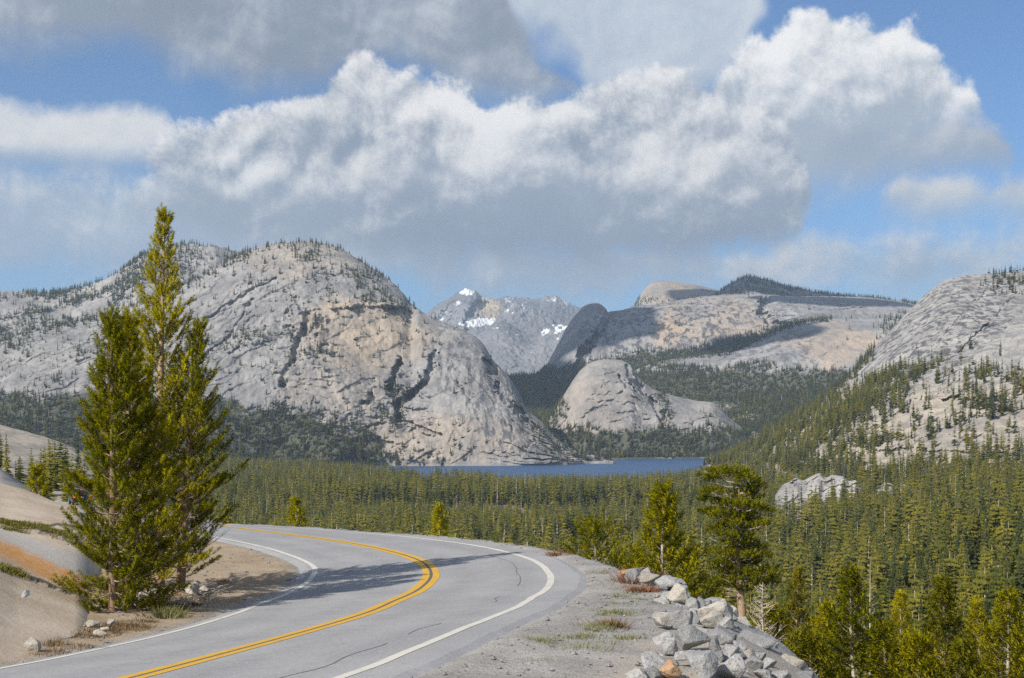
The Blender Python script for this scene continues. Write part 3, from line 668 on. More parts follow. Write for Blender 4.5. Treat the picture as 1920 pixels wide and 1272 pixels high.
# the bald dome behind the lake
L_I = loft('bald_granite_dome', [[(990, 858, 2870), (1100, 858, 2850), (1200, 858, 2850), (1300, 858, 2860), (1400, 852, 2880)],
      [(990, 815, 3120), (1020, 795, 3120), (1040, 770, 3150), (1055, 745, 3170), (1070, 720, 3180), (1082, 702, 3190), (1095, 689, 3200), (1110, 679, 3200), (1135, 674, 3200), (1165, 676, 3200), (1182, 684, 3190), (1195, 703, 3180), (1215, 724, 3160), (1240, 735, 3160), (1270, 744, 3160), (1300, 751, 3150), (1332, 754, 3150), (1352, 768, 3140), (1375, 790, 3130), (1400, 806, 3120)]],
     M_dome, 1.5, 140, 0.7, (20, 170, 4, 40), (8, 400, 250), wig=2, seed=29, block=(5, 55, 70, 26), sheet=(8, 8, 60),
     cuts=[([(1176, 690), (1190, 712), (1215, 742), (1242, 780), (1248, 805)], 7, 26), ([(1165, 705), (1172, 722)], 5, 16)],
     attrs={'warm': lambda x, y, t: 0.25 * ell(1090, 770, 60, 60)(x, y) + 0.1, 'wood': lambda x, y, t: sst(y + fbm(x / 12, y / 12, 0, 3, 2) * 10, 806, 814)})
# left: the wooded ridge behind, then the great dome
L_A = loft('wooded_back_ridge', [[(-140, 760, 2900), (300, 740, 2900), (560, 700, 3000)], [(-140, 550, 3600), (0, 547, 3600), (90, 549, 3600), (150, 539, 3600), (200, 521, 3600), (240, 498, 3600), (268, 477, 3650), (300, 467, 3700), (345, 458, 3700), (390, 460, 3700), (430, 468, 3750), (480, 482, 3800), (560, 510, 3800)]],
     M_dome, 2.0, 140, 0.4, (40, 230, 10, 50), (6, 600, 300), wig=5, seed=32, block=(8, 60, 80, 30), sheet=(10, 12, 110))
RIDGE_B = [(-140, 690, 2650), (-40, 655, 2680), (0, 640, 2700), (100, 613, 2750), (170, 597, 2800), (250, 571, 2850), (330, 541, 2900), (400, 502, 2950), (440, 480, 3000), (480, 465, 3020), (520, 457, 3030), (570, 453, 3040), (610, 458, 3040), (645, 470, 3020), (690, 498, 2990), (730, 525, 2960), (755, 549, 2930), (771, 571, 2900), (784, 580, 2830),
    (800, 590, 2810), (830, 605, 2790), (870, 620, 2770), (905, 643, 2740), (924, 675, 2720), (950, 702, 2700), (972, 735, 2680), (985, 762, 2660), (1010, 787, 2640), (1050, 826, 2600), (1090, 850, 2560), (1150, 861, 2520)]
L_B = loft('great_granite_dome', [[(-140, 892, 2050), (300, 886, 2150), (600, 880, 2280), (740, 875, 2370), (900, 875, 2390), (1000, 874, 2410), (1060, 869, 2440), (1110, 866, 2500), (1150, 864, 2510)], RIDGE_B],
     M_dome, 1.6, 300, 0.5, (44, 210, 6, 40), (8, 500, 350), wig=3, seed=35, block=(7, 70, 90, 26), sheet=(12, 9, 170),
     cuts=[([(818, 665), (812, 690), (795, 705), (785, 728), (765, 745), (745, 757), (742, 790)], 9, 42), ([(748, 678), (735, 700), (733, 730), (738, 745)], 7, 34), ([(700, 740), (690, 752)], 10, 18),
           ([(912, 680), (922, 690), (930, 700)], 10, 38), ([(930, 720), (948, 745), (968, 768), (1000, 800)], 8, 30), ([(880, 690), (920, 745), (960, 810)], 3, 14), ([(840, 690), (880, 750), (905, 800)], 2.5, 9), ([(560, 560), (575, 590), (565, 625), (545, 680), (530, 720)], 7, 20),
           ([(340, 700), (420, 640), (470, 560)], 3, 12), ([(430, 660), (500, 610)], 3, 9), ([(380, 600), (470, 545), (520, 520)], 2.5, 9), ([(620, 575), (700, 572), (760, 578)], 4, -22), ([(690, 800), (760, 790), (830, 815)], 3, 10)],
     attrs={'warm': lambda x, y, t: np.clip(0.85 * blur(690, 620, 120, 55)(x, y, t) + 0.6 * blur(800, 830, 160, 40)(x, y, t) + 0.35 * blur(640, 720, 90, 60)(x, y, t) + 0.4 * blur(560, 480, 120, 30)(x, y, t), 0, 1),
            'wood': lambda x, y, t: sst(y + fbm(x / 30, y / 20, 0, 4, 2) * 30, tlB(x) + 2, tlB(x) + 14),
            'streak': lambda x, y, t: 0.9 * ell(900, 740, 60, 110)(x - (y - 740) * 0.6, y) + 0.35 * ell(470, 640, 150, 60)(x, y)},
     push=lambda x, y: 1 - 0.65 * ell(880, 740, 75, 100)(x - (y - 740) * 0.5, y))
# right: the mountain side
L_J = loft('right_mountain_side', [[(1320, 876, 1950), (1400, 872, 1800), (1480, 890, 1300), (1560, 905, 1050), (1700, 915, 950), (1920, 925, 880), (2400, 950, 760)],
      [(1320, 868, 2030), (1400, 848, 1930), (1480, 806, 1720), (1560, 775, 1570), (1640, 744, 1500), (1740, 695, 1480), (1850, 655, 1480), (1920, 640, 1480), (2400, 560, 1400)],
      [(1320, 866, 2080), (1370, 857, 2080), (1440, 806, 2100), (1500, 776, 2100), (1540, 752, 2100), (1600, 697, 2150), (1650, 642, 2200), (1700, 587, 2250), (1735, 553, 2300), (1768, 527, 2300), (1800, 518, 2300), (1850, 514, 2350), (1900, 509, 2350), (1950, 503, 2400), (2100, 480, 2500), (2400, 470, 2500)]],
     M_right, 1.8, 300, 0.25, (28, 190, 6, 40), (8, 500, 350), wig=3, seed=38, block=(6, 55, 80, 20), sheet=(8, 13, 150),
     cuts=[([(1850, 545), (1760, 640), (1690, 700)], 3, 12), ([(1900, 560), (1800, 660)], 3, 10), ([(1640, 770), (1740, 740), (1860, 745)], 5, -16), ([(1560, 850), (1700, 835), (1900, 850)], 5, -12)],
     attrs={'streak': lambda x, y, t: ell(1760, 620, 110, 90)(x + (y - 620) * 0.8, y), 'warm': lambda x, y, t: 0.6 * sst(y, 690, 760), 'wood': lambda x, y, t: 0.9 * sst(y + fbm(x / 30, y / 20, 0, 4, 2) * 30, 862, 885)},
     push=lambda x, y: 1 - 0.6 * ell(1720, 620, 90, 90)(x + (y - 620) * 0.8, y))
# outcrops in the woods
loft('granite_outcrop', [[(1455, 955, 830), (1540, 960, 830), (1625, 950, 840)], [(1455, 930, 880), (1466, 912, 885), (1480, 905, 885), (1494, 897, 890), (1505, 902, 890), (1522, 894, 895), (1536, 888, 895), (1546, 896, 895), (1562, 890, 895), (1580, 892, 890), (1592, 902, 890), (1604, 899, 885), (1613, 912, 880), (1625, 932, 875)]],
     M_right, 1.0, 70, 0.1, (14, 30, 4, 9), (6, 60, 40), wig=1.4, seed=41, block=(5, 14, 18, 6), foot=20)
loft('granite_outcrop', [[(1640, 955, 870), (1700, 958, 870), (1785, 965, 850)], [(1640, 925, 905), (1652, 911, 910), (1668, 907, 910), (1682, 911, 910), (1696, 908, 910), (1710, 918, 908), (1724, 914, 905), (1738, 927, 900), (1752, 925, 895), (1768, 938, 890), (1785, 950, 880)]],
     M_right, 1.0, 60, 0.1, (12, 30, 4, 9), (6, 60, 40), wig=1.4, seed=43, block=(5, 14, 18, 6), foot=20)
# pale slabs on the left beyond the road
L_M = loft('pale_slope', [[(-90, 950, 240), (60, 950, 250), (150, 950, 260), (240, 945, 280)], [(-90, 780, 430), (0, 799, 430), (40, 810, 430), (90, 824, 430), (135, 838, 430), (180, 862, 420), (240, 890, 400)]],
     M_right, 2.0, 70, 0.3, (5, 60, 2, 14), (6, 120, 30), wig=0.8, seed=45, attrs={'warm': lambda x, y, t: 0.6 + 0 * x}, foot=10)
loft('grey_rock_rib', [[(-90, 940, 84), (0, 925, 84), (70, 922, 86)], [(-90, 850, 96), (0, 877, 95), (20, 890, 95), (45, 907, 94), (70, 920, 93)]],
     M_dome, 1.5, 40, 0.5, (1.0, 9, 0.5, 3), (6, 20, 10), wig=0.2, seed=47, foot=6)
# the near slabs beside the road
def groove(pts, w):
    pts = np.array(pts, float)
    def fn(x, y, t=None):
        best = np.full(x.shape, 1e9); jy = y + fbm(x / 25, y / 25, 0, 3, 2) * 5
        for k in range(len(pts) - 1):
            d = pts[k + 1] - pts[k]; u = np.clip(((x - pts[k, 0]) * d[0] + (jy - pts[k, 1]) * d[1]) / (d @ d), 0, 1)
            best = np.minimum(best, np.hypot(x - pts[k, 0] - u * d[0], jy - pts[k, 1] - u * d[1]))
        return sst(best, w, w * 0.3)
    return fn
J1 = [(-120, 1035), (0, 1066), (40, 1080), (150, 1117), (260, 1150)]; J2 = [(-120, 960), (0, 980), (60, 989), (105, 1003), (140, 1013), (190, 1040), (260, 1085)]; J3 = [(60, 990), (120, 985), (160, 990), (230, 1010)]
g1, g2, g3 = groove(J1[:4], 5), groove(J2[:5], 8), groove(J3[:3], 4)
rust = groove([(-120, 1000), (0, 1025), (60, 1055), (150, 1098), (260, 1135)], 22)
FOOT = [(q[0], q[1], raycast(q[0], q[1])[1]) for q in ((-130, 1320), (0, 1256), (60, 1225), (110, 1202), (160, 1186), (200, 1170), (250, 1150))]
L_S = loft('granite_slab', [FOOT, [(-130, 1034, 30), (0, 1067, 32.5), (40, 1080, 33), (150, 1118, 33.5), (200, 1132, 34), (250, 1139, 34.5)],
     [(-130, 955, 38), (0, 981, 41), (60, 989, 41.5), (140, 1013, 41), (200, 1045, 41), (250, 1085, 41)], [(-130, 868, 50), (0, 907, 52), (50, 921, 52), (100, 941, 51), (140, 957, 50), (200, 984, 49.5), (250, 1012, 49.5)]],
     M_slab, 1.0, 300, 0.15, (0.7, 6.0, 0.12, 1.3), (10, 7, 3.2), wig=0.06, seed=50, foot=1.2, sink=lambda x, t: 0.6 * sst(x, 140, 250),
     cuts=[(J1[:4], 5, 0.22), (J2[:5], 8, 0.45), (J3[:3], 4, 0.2)],
     attrs={'crack': lambda x, y, t: np.maximum(np.maximum(g1(x, y), g2(x, y)), g3(x, y)) * 0.85, 'rust': lambda x, y, t: np.clip(rust(x, y), 0, 1), 'grey': lambda x, y, t: groove([(-120, 1000), (0, 1012), (140, 1060), (260, 1110)], 34)(x, y) * (1 - rust(x, y))})
# the lake
LW = np.array(LAKEW); lv = np.c_[LW, np.full(len(LW), LAKE_Z)]
def lake():
    import bmesh
    bm = bmesh.new(); f = bm.faces.new([bm.verts.new((x * 1.0, y, LAKE_Z)) for x, y in LAKEW])
    bmesh.ops.triangulate(bm, faces=[f]); bmesh.ops.recalc_face_normals(bm, faces=bm.faces)
    me = bpy.data.meshes.new('lake'); bm.to_mesh(me); bm.free(); me.materials.append(M_water); me.update()
    if me.polygons[0].normal.z < 0: me.flip_normals()
    obj('lake', me, kind='structure')
lake()

# ------------------------------------------------------------------ trees
def needles(shoots, n, nl, nw, rs, spread=0.75):
    """bottle-brush shoots: shoots rows = origin(3), direction(3), length"""
    S = np.asarray(shoots, float); m = len(S)
    o, d, L = S[:, None, 0:3], S[:, None, 3:6], S[:, None, 6:7]
    t = rs.random((m, n, 1)) ** 0.8
    rad = rs.normal(size=(m, n, 3)); rad -= (rad * d).sum(-1, keepdims=True) * d; rad /= np.linalg.norm(rad, axis=-1, keepdims=True) + 1e-9
    nd = d * (1 - spread * 0.6) + rad * spread; nd /= np.linalg.norm(nd, axis=-1, keepdims=True)
    b = o + d * L * t
    sd = np.cross(nd, rs.normal(size=(m, n, 3))); sd /= np.linalg.norm(sd, axis=-1, keepdims=True) + 1e-9
    ln = nl * (0.7 + 0.6 * rs.random((m, n, 1)))
    ctr = S[:, :3].copy(); ctr[:, 2] = 0; ctr /= np.linalg.norm(ctr, axis=1)[:, None] + 1e-6
    N = rad * 0.9 + nd * 0.3 + ctr[:, None] * 0.45 + np.array([0, 0, 0.25]); N /= np.linalg.norm(N, axis=-1, keepdims=True)
    A, B, C = b - sd * nw / 2, b + sd * nw / 2, b + nd * ln
    flip = (np.cross(B - A, C - A) * N).sum(-1, keepdims=True) < 0
    V = np.stack([np.where(flip, B, A), np.where(flip, A, B), C], 2).reshape(-1, 3)
    return V, np.arange(len(V)).reshape(-1, 3), np.repeat(N.reshape(-1, 3), 3, 0)
def pine(seed, h, prof, r0, dz=0.33, nb=5, shoot=(30, 0.075, 0.009), sl=0.22, bare=0.06, lean=(0, 0), up=(0.75, 0.15), wood=True, density=1.0, lop=None, tspace=0.15, dead=0.15, fmin=0.2):
    """a pine: trunk, branches and needle shoots. prof(t) = branch reach at height fraction t. Returns trunk, twig and needle meshes"""
    rs = np.random.default_rng(seed)
    tz = np.linspace(0, 1, 14); bend = rs.normal(0, 0.012 * h, 2)
    def axis(t): return np.array([lean[0] * t + bend[0] * math.sin(t * 5 + seed), lean[1] * t + bend[1] * math.sin(t * 4 + seed * 2), t * h])
    trunk = tube([axis(t) - (0, 0, 0.25 * (t == 0)) for t in tz], [r0 * (1 - t) ** 0.85 + 0.012 for t in tz], 8)
    tw, sh = [], []
    z = bare * h
    while z < h * 0.985:
        t = z / h; k = max(2, int(round(nb * (0.75 + 0.5 * rs.random()) * (1.05 - 0.45 * t))))
        a0 = rs.random() * 6.28
        for i in range(k):
            a = a0 + i * 6.28 / k + rs.normal(0, 0.35)
            R = prof(t) * (0.65 + 0.55 * rs.random())
            if lop is not None: R *= lop(a, t)
            if R < 0.04: continue
            e0 = up[1] + (up[0] - up[1]) * t + rs.normal(0, 0.12)
            hd = np.array([math.cos(a), math.sin(a), 0]); p0 = axis(min(1, t + rs.normal(0, 0.006)))
            u = np.linspace(0, 1, 6)[:, None]
            sag = -0.10 * R * (1 - t)
            pts = p0 + hd * R * math.cos(e0) * u + np.array([0, 0, 1]) * (R * math.sin(e0) * u + sag * np.sin(u * math.pi) + 0.22 * R * u ** 2.2) + rs.normal(0, 0.012 * R, (6, 3)) * u
            br = min(0.03, max(0.006, r0 * 0.22 * (R / (prof(0.3) + 0.3))))
            if wood: tw.append(tube(pts, br * (1 - 0.85 * u[:, 0]), 4))
            is_dead = t < 0.3 and rs.random() < dead
            side = np.cross(hd, (0, 0, 1))
            ns = max(2, int(R / tspace * density))
            for j in range(ns):
                f = fmin + (0.98 - fmin) * (j + rs.random()) / ns; q = np.array([np.interp(f, u[:, 0], pts[:, c]) for c in range(3)])
                sgn = 1 if j % 2 else -1
                d = hd * (0.75 + 0.2 * rs.random()) + side * sgn * (0.9 - 0.4 * f) * rs.random() * 1.3 + np.array([0, 0, 0.35 + 0.5 * rs.random() + 0.4 * t]); d /= np.linalg.norm(d)
                tl = min(0.45, (1 - f * 0.7) * R * 0.38) * (0.5 + rs.random())
                e = q + d * tl
                if is_dead:
                    if wood: tw.append(tube([q, e], [0.008, 0.003], 3))
                    continue
                if wood and tl > 0.12: tw.append(tube([q, e], [0.007, 0.004], 3))
                d2 = d + np.array([0, 0, 0.35]); d2 /= np.linalg.norm(d2)
                sh.append((*e, *d2, sl * (0.7 + 0.6 * rs.random())))
                if rs.random() < 0.55: sh.append((*(q + d * tl * 0.3), *(d * 0.7 + side * sgn * 0.6 + np.array([0, 0, 0.45])), sl * 0.8))
            if not is_dead:
                d = pts[-1] - pts[-2]; d = d / np.linalg.norm(d) + np.array([0, 0, 0.3]); d /= np.linalg.norm(d); sh.append((*pts[-1], *d, sl * 1.3))
        z += dz * (0.8 + 0.4 * rs.random()) * (0.55 + 0.6 * (1 - t))
    for q in range(3): sh.append((*(axis(0.97) + rs.normal(0, 0.02, 3)), 0, 0, 1, sl * 1.4))
    S = np.array(sh); S[:, 3:6] /= np.linalg.norm(S[:, 3:6], axis=1)[:, None]
    nd = needles(S, shoot[0], shoot[1], shoot[2], rs)
    return trunk, (cat_mesh(tw) if tw else None), nd
def put_tree(name, label, cat, base, meshes, mats, group=None, rz=0.0):
    root = obj(name, None, None, base, label=label, category=cat)
    root.rotation_euler = (0, 0, rz)
    if group: root['group'] = group
    for nm, mm, mt, sm in zip(('trunk', 'branches', 'crown'), meshes, mats, (True, True, False)):
        if mm is not None: obj(nm, mesh_np(nm, mm[0], mm[1], mt, sm or len(mm) > 2, None, mm[2] if len(mm) > 2 else None), root)
    return root

# the pines on the soil patch inside the bend
def base_at(px, py):
    x, y, z = raycast(px, py); return x, y, z
def tall_at(b, top_py): return EYE + (HY - top_py) / FPX * b[1] - b[2]
GP = 'pines clustered on the soil inside the bend'
b = base_at(300, 1108); h = tall_at(b, 398); lx = (306 - 300) / FPX * b[1]
put_tree('pine_tree', 'tallest pine of the roadside cluster, its bare upper trunk showing against the sky', 'pine tree', b,
    pine(11, h, lambda t: np.interp(t, [0, .08, .2, .35, .5, .62, .7, .8, .9, 1], [.9, 1.35, 1.45, 1.25, 1.0, .82, .66, .46, .27, .04]), 0.13, 0.31, 6, (64, 0.08, 0.0125), 0.25, 0.04, (lx, 0), (0.95, -0.1), density=1.45), (M_barkl, M_twig, M_need), GP)
b = base_at(214, 1146); h = tall_at(b, 598); lx = (206 - 214) / FPX * b[1]
put_tree('pine_tree', 'bushy pine at the left of the roadside cluster, green almost to the ground', 'pine tree', b,
    pine(12, h, lambda t: np.interp(t, [0, .08, .25, .4, .55, .72, .88, 1], [.75, .95, 1.0, .82, .72, .5, .28, .06]), 0.10, 0.25, 7, (64, 0.085, 0.0125), 0.27, 0.015, (lx, 0), (0.95, -0.22), density=1.4), (M_bark, M_twig, M_need), GP)
b = base_at(236, 1140); h = tall_at(b, 604); lx = (238 - 236) / FPX * b[1]
put_tree('pine_tree', 'bushy pine second from the left in the roadside cluster', 'pine tree', (b[0], b[1] + 0.35, b[2]),
    pine(13, h, lambda t: np.interp(t, [0, .08, .25, .45, .6, .75, .9, 1], [.85, 1.05, 1.1, .95, .75, .5, .24, .06]), 0.10, 0.26, 7, (64, 0.085, 0.0125), 0.27, 0.02, (lx, 0.1), (0.95, -0.2), density=1.35), (M_barkl, M_twig, M_need), GP)
b = base_at(333, 1110); h = tall_at(b, 610); lx = (375 - 333) / FPX * b[1]
put_tree('pine_tree', 'slim leaning pine at the right of the roadside cluster, its dark lower trunk bare', 'pine tree', b,
    pine(14, h, lambda t: np.interp(t, [0, .12, .2, .3, .5, .62, .75, .9, 1], [.2, .7, 1.1, 1.35, 1.15, .85, .55, .24, .05]), 0.115, 0.30, 6, (60, 0.08, 0.0125), 0.25, 0.10, (lx, 0), (0.9, 0.0), dead=.3, density=1.3), (M_bark, M_twig, M_need), GP)

# pines on the slope outside the bend: photo x, photo y of the top, distance, reach
def hero(name, label, px, top, Y, prof, seed, mats=(M_barkl, M_twig, M_need2), group=None, r0=None, **kw):
    x = (px - CX) / FPX * Y; z = float(zground(np.array([x]), np.array([float(Y)]))[0])
    h = EYE + (HY - top) / FPX * Y - z
    return put_tree(name, label, 'pine tree', (x, Y, z), pine(seed, h, lambda t: prof(t), r0 or 0.012 * h + 0.03, **kw), mats, group), h
def cone(R, full=0.3): return lambda t: R * np.interp(t, [0, .1, full, 1], [.7, .95, 1, .05])
hero('pine_tree', 'cone-shaped pine with pale branches behind the boulders, left of the old tall pine', 1243, 918, 62, lambda t: np.interp(t, [0, .2, .45, .6, .68, .8, .92, 1], [2.8, 3.1, 2.6, 1.85, 1.25, .9, .5, .1]), 21, (M_dead, M_dead, M_need), dz=.36, nb=6, shoot=(30, .17, .034), sl=.36, tspace=.2, density=1.35)
hero('pine_tree', 'small round pine at the edge of the gravel, right of the bend', 1117, 993, 50, lambda t: np.interp(t, [0, .4, .7, .9, 1], [1.1, 1.15, .8, .5, .2]), 22, (M_dead, M_dead, M_need), dz=.26, nb=6, shoot=(30, .12, .02), sl=.26)
hero('pine_tree', 'young pine top beyond the far road edge, in the middle', 823, 953, 66, cone(1.1), 23, (M_dead, M_dead, M_need), dz=.3, nb=5, shoot=(28, .14, .026), sl=.3)
hero('pine_tree', 'young pine top beyond the far road edge, near the cluster on the left', 555, 943, 74, cone(0.95), 24, (M_dead, M_twig, M_need), dz=.32, nb=5, shoot=(28, .14, .026), sl=.3)
x, Y = (68 - CX) / FPX * 70, 70.0
hero('pine_tree', 'bright green pine behind the slabs at the left edge', 68, 879, 72, cone(0.62), 25, dz=.3, nb=6, shoot=(28, .15, .028), sl=.32, mats=(M_bark, M_twig, M_need))
# the old tall pine: bare limbs that each carry a flat pad of foliage
def old_pine():
    rs = np.random.default_rng(31); Y = 100.0; Q = lambda x, y: (1140 + x / 5.3, 860 + y / 5.3)
    def W(x, y, dy=0.0):
        px, py = Q(x, y); return np.array([(px - CX) / FPX * Y, dy, EYE + (HY - py) / FPX * Y])
    axis_px = [(1310, 130), (1300, 330), (1285, 560), (1290, 760), (1275, 960), (1300, 1180), (1330, 1500), (1345, 1750)]
    x0 = W(1345, 1750)[0]; z0 = float(zground(np.array([x0]), np.array([Y]))[0])
    ax = np.array([W(*q) for q in axis_px]); ax[-1, 2] = min(ax[-1, 2], z0 - 0.3); org = np.array([x0, 0, z0])
    rad = [.03, .08, .14, .18, .22, .26, .30, .33]
    trunk = tube((ax - org)[::-1], rad[::-1], 9)
    pads = [(1130, 150, 190, 60), (1260, 140, 150, 55), (1350, 190, 130, 60), (1020, 200, 90, 40), (1440, 280, 90, 55), (1060, 330, 130, 45), (1330, 340, 150, 60), (1440, 380, 110, 50), (1020, 430, 100, 45), (1160, 450, 120, 45), (1300, 470, 140, 50), (1430, 480, 130, 55), (1540, 520, 90, 40), (1000, 540, 100, 30), (1120, 570, 110, 30), (1380, 580, 110, 45), (1450, 640, 110, 45),
            (1110, 690, 110, 40), (1060, 745, 80, 30), (1410, 710, 120, 50), (1180, 760, 90, 30), (1340, 600, 110, 40), (1210, 640, 100, 40), (1360, 780, 120, 45), (1220, 840, 110, 40), (1310, 900, 110, 40), (1200, 540, 110, 45), (1290, 1040, 120, 40), (1400, 860, 150, 50), (1480, 900, 100, 40), (1110, 950, 140, 45), (1230, 930, 90, 35), (1360, 960, 120, 40), (1530, 985, 120, 45), (1080, 1060, 110, 40), (1180, 1110, 140, 45), (1420, 1060, 120, 45), (1330, 1140, 150, 50), (1560, 1130, 150, 60), (1450, 1210, 170, 60), (1240, 1200, 140, 50), (1600, 1240, 120, 50), (1160, 1260, 120, 40), (1360, 1290, 170, 50)]
    tw, sh = [], []
    for (x, y, rx, ry) in pads:
        for rep in range(2):
            dy = rs.normal(0, rx / 5.3 / FPX * Y * 0.9) * (1 if rep else .6); c = W(x + rs.normal(0, rx * .25), y + rs.normal(0, ry * .2), dy) - org
            zc = c[2] - abs(c[0] - 0) * 0.12 - 0.3; rootp = np.array([np.interp(-zc, -(ax - org)[:, 2], (ax - org)[:, k]) for k in range(3)]); rootp[2] = zc
            u = np.linspace(0, 1, 6)[:, None]; pts = rootp + (c - rootp) * u + np.array([0, 0, 1]) * np.sin(u * 3.14) * -0.15 + rs.normal(0, .05, (6, 3)) * np.sin(u * 3.14)
            tw.append(tube(pts, .05 * (1 - .75 * u[:, 0]), 5))
            n = int(30 * rx / 120); A = rx / 5.3 / FPX * Y; B = ry / 5.3 / FPX * Y
            for k in range(n):
                v = rs.normal(size=3); v /= np.linalg.norm(v); r = rs.random() ** .45; e = c + v * r * np.array([A * .95, A * .8, B]) + np.array([0, 0, B * .3 * (1 - r)])
                d = np.array([v[0] * .7, v[1] * .7, .75 + .3 * v[2]]); d /= np.linalg.norm(d); sh.append((*e, *d, .30))
                if k % 5 == 0: tw.append(tube([pts[3 + k % 3], e], [.016, .006], 3))
    for (x, y, x2, y2) in ((1220, 850, 1010, 795), (1240, 850, 1140, 860), (1260, 930, 1160, 920), (1240, 630, 1120, 640), (1240, 660, 1150, 690), (1210, 400, 1150, 330), (1330, 770, 1420, 770), (1300, 1330, 1030, 1330), (1310, 1340, 1080, 1260), (1300, 1360, 1060, 1400), (1310, 1380, 1130, 1330)):
        a_, b_ = W(x, y) - org, W(x2, y2, rs.normal(0, .6)) - org; u = np.linspace(0, 1, 5)[:, None]
        tw.append(tube(a_ + (b_ - a_) * u + rs.normal(0, .06, (5, 3)), .045 * (1 - .8 * u[:, 0]), 4))
        for k in range(5): m_ = a_ + (b_ - a_) * rs.uniform(.4, 1); tw.append(tube([m_, m_ + rs.normal(0, .3, 3)], [.014, .005], 3))
    nd = needles(np.array(sh), 22, .2, .042, rs, .8)
    put_tree('pine_tree', 'old tall pine with a flat layered crown and thick pale trunk behind the boulders', 'pine tree', (org[0], Y, z0), (trunk, cat_mesh(tw), nd), (M_barkl, M_dead, M_need))
old_pine()
# bare snags
def snag(label, px, top, Y, seed, R):
    rs = np.random.default_rng(seed); x = (px - CX) / FPX * Y; z = float(zground(np.array([x]), np.array([float(Y)]))[0]); h = EYE + (HY - top) / FPX * Y - z
    root = obj('dead_tree', None, None, (x, Y, z), label=label, category='dead tree')
    tz = np.linspace(0, 1, 12); tr = tube([(0.03 * math.sin(t * 6), 0, t * h) for t in tz], [0.010 * h * (1 - t) + 0.008 for t in tz], 7)
    obj('trunk', mesh_np('trunk', *tr, M_dead), root); tw = []
    t = 0.2
    while t < 0.97:
        for a in rs.random(4) * 6.28:
            L = R * (1 - t) ** 0.6 * (0.4 + 0.8 * rs.random()); p = np.array([0, 0, t * h]); d = np.array([math.cos(a), math.sin(a), 0.1 + 0.5 * rs.random()])
            u = np.linspace(0, 1, 5)[:, None]; pts = p + d * L * u + np.array([0, 0, .3]) * L * u ** 2 + rs.normal(0, .03 * L, (5, 3)) * u
            tw.append(tube(pts, 0.022 * (1 - .8 * u[:, 0]) * (1 - .5 * t), 4))
            for q in range(4):
                f = 1 + int(rs.random() * 3); e = d + rs.normal(0, .6, 3); tw.append(tube([pts[f], pts[f] + e * L * .25], [.009, .003], 3))
        t += 0.033
    obj('branches', mesh_np('branches', *cat_mesh(tw), M_dead), root)
snag('bleached bare dead tree standing right behind the boulders', 1431, 1092, 42, 5, 0.95)
snag('grey dead treetop behind the bright pine in the lower right woods', 1632, 1052, 92, 6, 1.3)
GH = 'near pines in the lower right corner'
near = [(1600, 1078, 66, 1.9, 'pine with a crooked pale trunk showing, front of the lower right woods'), (1497, 1068, 118, 2.0, 'narrow dark pine just right of the bleached dead tree'), (1545, 1135, 84, 2.0, 'low pine between the dead tree and the pine with the crooked trunk'),
        (1690, 1112, 108, 2.0, 'slim pine standing between two broad pines in the lower right woods'), (1768, 1094, 74, 2.2, 'broad bright pine in the lower right woods, second from the right edge'), (1835, 1128, 100, 2.2, 'pine half hidden behind the broad bright pines at lower right'),
        (1888, 1112, 68, 2.2, 'broad bright pine at the right edge of the picture'), (1452, 1150, 62, 1.7, 'pine just behind the bleached dead tree'), (1660, 1180, 60, 1.7, 'small pine at the bottom, right of the crooked trunk'), (1725, 1200, 58, 1.6, 'small pine at the bottom edge between the broad pines'),
        (1520, 1205, 54, 1.5, 'small pine at the bottom edge beside the last boulders'), (1932, 1160, 84, 2.0, 'pine cut by the right edge of the picture'), (1345, 1095, 88, 1.6, 'small pine between the cone-shaped pine and the old tall pine'), (1805, 1215, 56, 1.6, 'small pine at the bottom edge near the right corner')]
for i, (px, top, Y, R, lab) in enumerate(near):
    hero('pine_tree', lab, px, top, Y, cone(R * 1.22, .35), 60 + i, (M_dead if i % 3 == 0 else M_barkl, M_dead, M_need2 if i % 3 == 1 else M_need), GH, dz=.36, nb=6, shoot=(20, .21, .042), sl=.42, tspace=.24, density=1.2)

# forest conifers: unit height, whorls of drooping sprays
def conifer(seed, wh, nb, R, seg=1, gap=0.0):
    rs = np.random.default_rng(seed); V, F = [], []
    for i in range(wh):
        t = 0.10 + 0.88 * (i + 0.5 * rs.random()) / wh
        if rs.random() < gap: continue
        r = R * (np.interp(t, [.1, .25, .6, 1], [.75, 1, .68, .04])) * (0.75 + 0.5 * rs.random())
        a0 = rs.random() * 6.28
        for k in range(nb):
            if rs.random() < 0.12: continue
            a = a0 + k * 6.28 / nb + rs.normal(0, .2); rr = r * (0.6 + 0.6 * rs.random()); dr = rr * (0.15 + 0.45 * rs.random()) * (1 - t * 0.6)
            for s in range(seg):
                f0, f1 = s / seg, (s + 1.25) / seg
                hd = np.array([math.cos(a), math.sin(a), 0]); sd = np.array([-hd[1], hd[0], 0])
                w = rr * (0.42 if seg == 1 else 0.40 * (1.15 - 0.6 * f0)) * (0.8 + 0.5 * rs.random())
                tip = hd * rr * min(1.05, f1) + np.array([0, 0, t - dr * f1 + 0.006]); c0 = hd * rr * f0 + np.array([0, 0, t + 0.014 - dr * f0])
                m = hd * rr * (f0 + (f1 - f0) * 0.55) + np.array([0, 0, t - dr * (f0 + f1) * .5 - 0.008 - 0.01 * rs.random()])
                n = len(V); V += [c0, m + sd * w, tip, m - sd * w]; F += [(n, n + 1, n + 2), (n, n + 2, n + 3)]
    n = len(V); V += [np.array([0.006, 0, .93]), np.array([-0.006, 0, .93]), np.array([0, 0, 1.0])]; F.append((n, n + 1, n + 2))
    return np.array(V), np.array(F)
